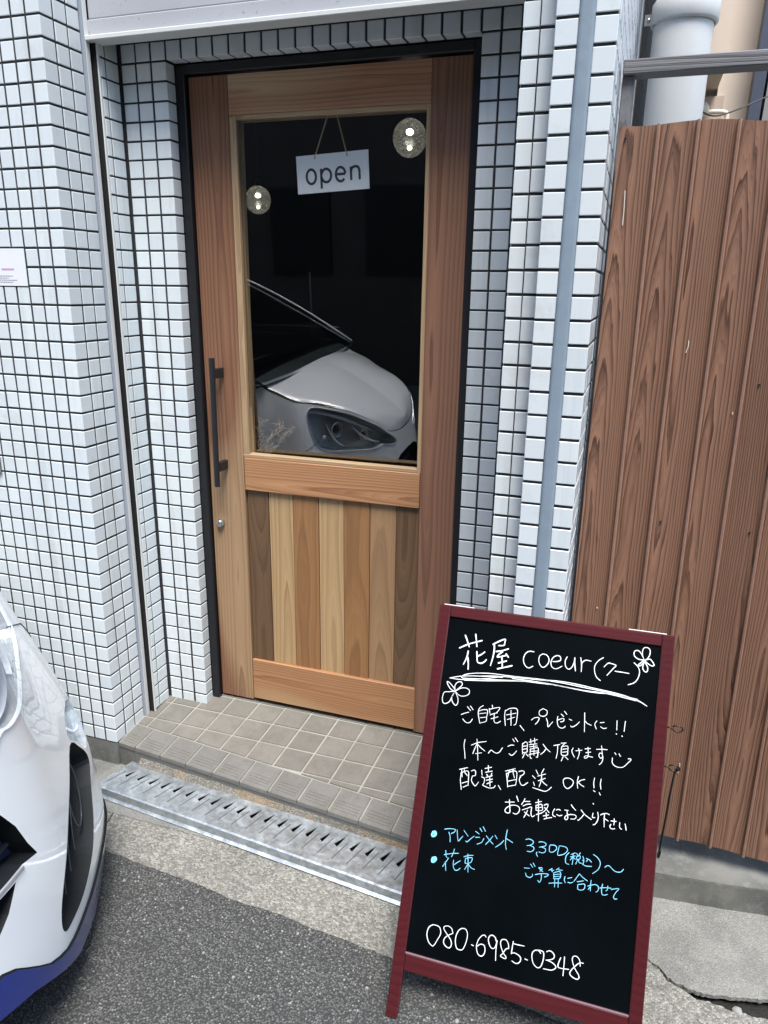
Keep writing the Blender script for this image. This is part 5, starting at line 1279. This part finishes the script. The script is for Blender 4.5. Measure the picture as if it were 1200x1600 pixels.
# rear half of the body (beyond the picture)
for s in (1, -1):
    part('side_panel', ([(x, YC+s*yy, z) for x in (-1.27, -3.3) for yy, z in ((.82, .06), (.838, .3), (.83, .7), (.80, 1.035))], [(0, 1, 5, 4), (1, 2, 6, 5), (2, 3, 7, 6)]), CARW, CR, fix=False)
part('tail', ([(-3.3, YC-.82, .06), (-3.3, YC+.82, .06), (-3.3, YC+.80, 1.035), (-3.3, YC-.80, 1.035), (-3.28, YC+.62, 1.15), (-3.28, YC-.62, 1.15)], [(0, 1, 2, 3), (3, 2, 4, 5)]), CARW, CR, fix=False)
part('floor_pan', box(-3.28, .30, YC-.66, YC+.66, .05, .12), CARK, CR)
for x in (-.62, -2.75):
    for s in (1, -1):
        yw = YC+s*.74
        ty = part('tyre', lathe((x, yw, .215), [(.19, -.085), (.285, -.085), (.298, -.06), (.30, 0), (.298, .06), (.285, .085), (.19, .085)], 32, 'y'), RUBBER, CR, smooth=True, fix=False)
        part('wheel_rim', lathe((x, yw+s*.07, .215), [(.001, .0), (.05, s*.005), (.06, -s*.02), (.17, -s*.01), (.192, s*.012)], 24, 'y'), simple('silver_wheel', (.5, .51, .53), .35, .6), CR, smooth=True, fix=False)

# ------------------------------------------------------------------ behind the fence
DP = empty('downpipe', (1.52, .80, -.085), 'thick pale grey drainpipe rising behind the brown fence', 'pipe')
dpx, dpy, dr = 1.527, .85, .0820
part('pipe', cyl((dpx-.004, dpy, 0), (dpx, dpy, 4.2), dr, 40), PIPEG, DP, smooth=True)
for z in (2.220, 3.6): part('collar', lathe((dpx, dpy, z), [(dr, -.03), (dr+.006, -.03), (dr+.010, -.024), (dr+.010, .024), (dr+.006, .03), (dr, .03)], 40), PIPEG, DP, smooth=True)
part('bracket', join(box(1.418, 1.450, dpy-.03, dpy-.024, 2.19, 2.218), box(1.450, 1.475, dpy-.03, dpy-.024, 2.19, 2.218)), STEEL, DP)
part('bolt', sphere((1.429, dpy-.031, 2.204), .005, 10, 6), STEEL, DP, smooth=True); part('bolt', sphere((1.446, dpy-.031, 2.204), .005, 10, 6), STEEL, DP, smooth=True)
TP = part('conduit', cyl((1.442, 1.02, 0), (1.442, 1.02, 4), .024, 18), PIPED, None, smooth=True); tag(TP, 'thin speckled dark grey pipe between the tiled pillar and the thick drainpipe', 'pipe')
DK = part('side_wall', box(1.401, 1.47, 1.26, 1.5, -.08, 4), DARKWALL, None); tag(DK, 'dark strip of wall behind the thin grey pipe', 'wall')
BH_ = empty('beige_house', (2.4, 5, -.085), 'beige rendered house with tan cladding and pipes seen above the fence', 'house')
part('wall', box(1.80, 5, 3.6, 6.5, -.1, 6), BEIGE, BH_)
part('cladding', box(1.735, 1.84, 3.585, 3.62, 1.5, 2.58), BEIGED, BH_)
part('cladding', box(1.60, 1.797, 3.1, 5.2, 2.62, 3.4), BEIGED, BH_)
part('overhang_seam', box(1.70, 1.708, 3.08, 3.099, 2.5, 3.4), simple('seam_brown', (.12, .09, .07), .8), BH_)
pp = part('vent_pipe', cyl((1.862, 3.50, .5), (1.862, 3.50, 2.42), .040, 18), simple('cream_pipe', (.62, .56, .44), .5, var=.04), BH_, smooth=True)
part('vent_elbow', tube(catmull([(1.862, 3.50, 2.40), (1.862, 3.50, 2.455), (1.84, 3.50, 2.475), (1.76, 3.50, 2.478), (1.72, 3.50, 2.46)], 6), .013, 10), BEIGE, BH_, smooth=True)
part('vent_cap', sphere((1.715, 3.48, 2.49), .045, 16, 10), simple('cream_cap', (.62, .56, .44), .5, var=.04), BH_, smooth=True)
for x0, x1, m in ((1.945, 2.005, simple('navy_frame', (.05, .06, .09), .5)), (2.02, 2.12, simple('grey_shutter_box', (.22, .22, .21), .6)), (2.13, 2.19, simple('dark_window_frame', (.04, .045, .04), .5)), (2.21, 2.6, simple('sash_grey', (.16, .165, .15), .5))):
    part('window_frame', ([(x0-.02, 3.40, .5), (x1-.02, 3.40, .5), (x1-.02, 3.55, .5), (x0-.02, 3.55, .5), (x0+.06, 3.40, 4), (x1+.06, 3.40, 4), (x1+.06, 3.55, 4), (x0+.06, 3.55, 4)], [(0, 1, 2, 3), (4, 5, 6, 7), (0, 1, 5, 4), (1, 2, 6, 5), (2, 3, 7, 6), (3, 0, 4, 7)]), m, BH_)
part('cable', tube(catmull([(1.62, 2.6, 2.36), (1.72, 2.7, 2.31), (1.82, 2.8, 2.335), (2.0, 2.9, 2.42)], 8), .004, 6), BLACKM, BH_)
for z in (1.2, 2.30): part('pipe_clip', box(1.815, 1.909, 3.455, 3.57, z, z+.02, .002), STEEL, BH_)
WB = empty('white_building', (2, 12, -.085), 'bright white building far behind the drainpipe with small grey openings', 'building')
part('wall', box(-1, 6, 11, 14, -.1, 5), WHITEW, WB)
for z in (2.62, 2.72, 2.82):
    for x in (2.05, 2.13, 2.21): part('window', box(x, x+.05, 10.97, 10.999, z, z+.03), simple('grey_opening', (.2, .22, .22), .6), WB)
# ------------------------------------------------------------------ own building above, street opposite
UB = tag(part('upper_storeys', join(box(-14, 1.4, .1, 9, 2.63, 8.2)), simple('upper_wall_white', (.55, .56, .58), .7), None), 'plain upper storeys of the tiled building above the shutter', 'building')
for nm, x0, x1, lab in (('neighbour_building', -14, -1.205, 'plain continuation of the tiled building left of the picture'),):
    o = part(nm, box(x0, x1, .01, 3, -.1, 2.62), TILE_OLD, None); tag(o, lab, 'building')
OB = empty('opposite_building', (0, -6, -.085), 'dark brown building across the street, seen only mirrored in the door glass', 'building')
part('wall', box(-9, 9, -9, -5.6, -.2, 6.5), DARKWALL, OB)
for i in range(9):
    x = -4.5+i*1.1; part('window', box(x, x+.7, -5.6, -5.58, 1.1, 2.0), CARK, OB)
part('lamp_post', cyl((-1.75, -5.3, -.1), (-1.75, -5.3, 1.15), .009, 10), simple('grey_post', (.16, .165, .16), .6), OB)
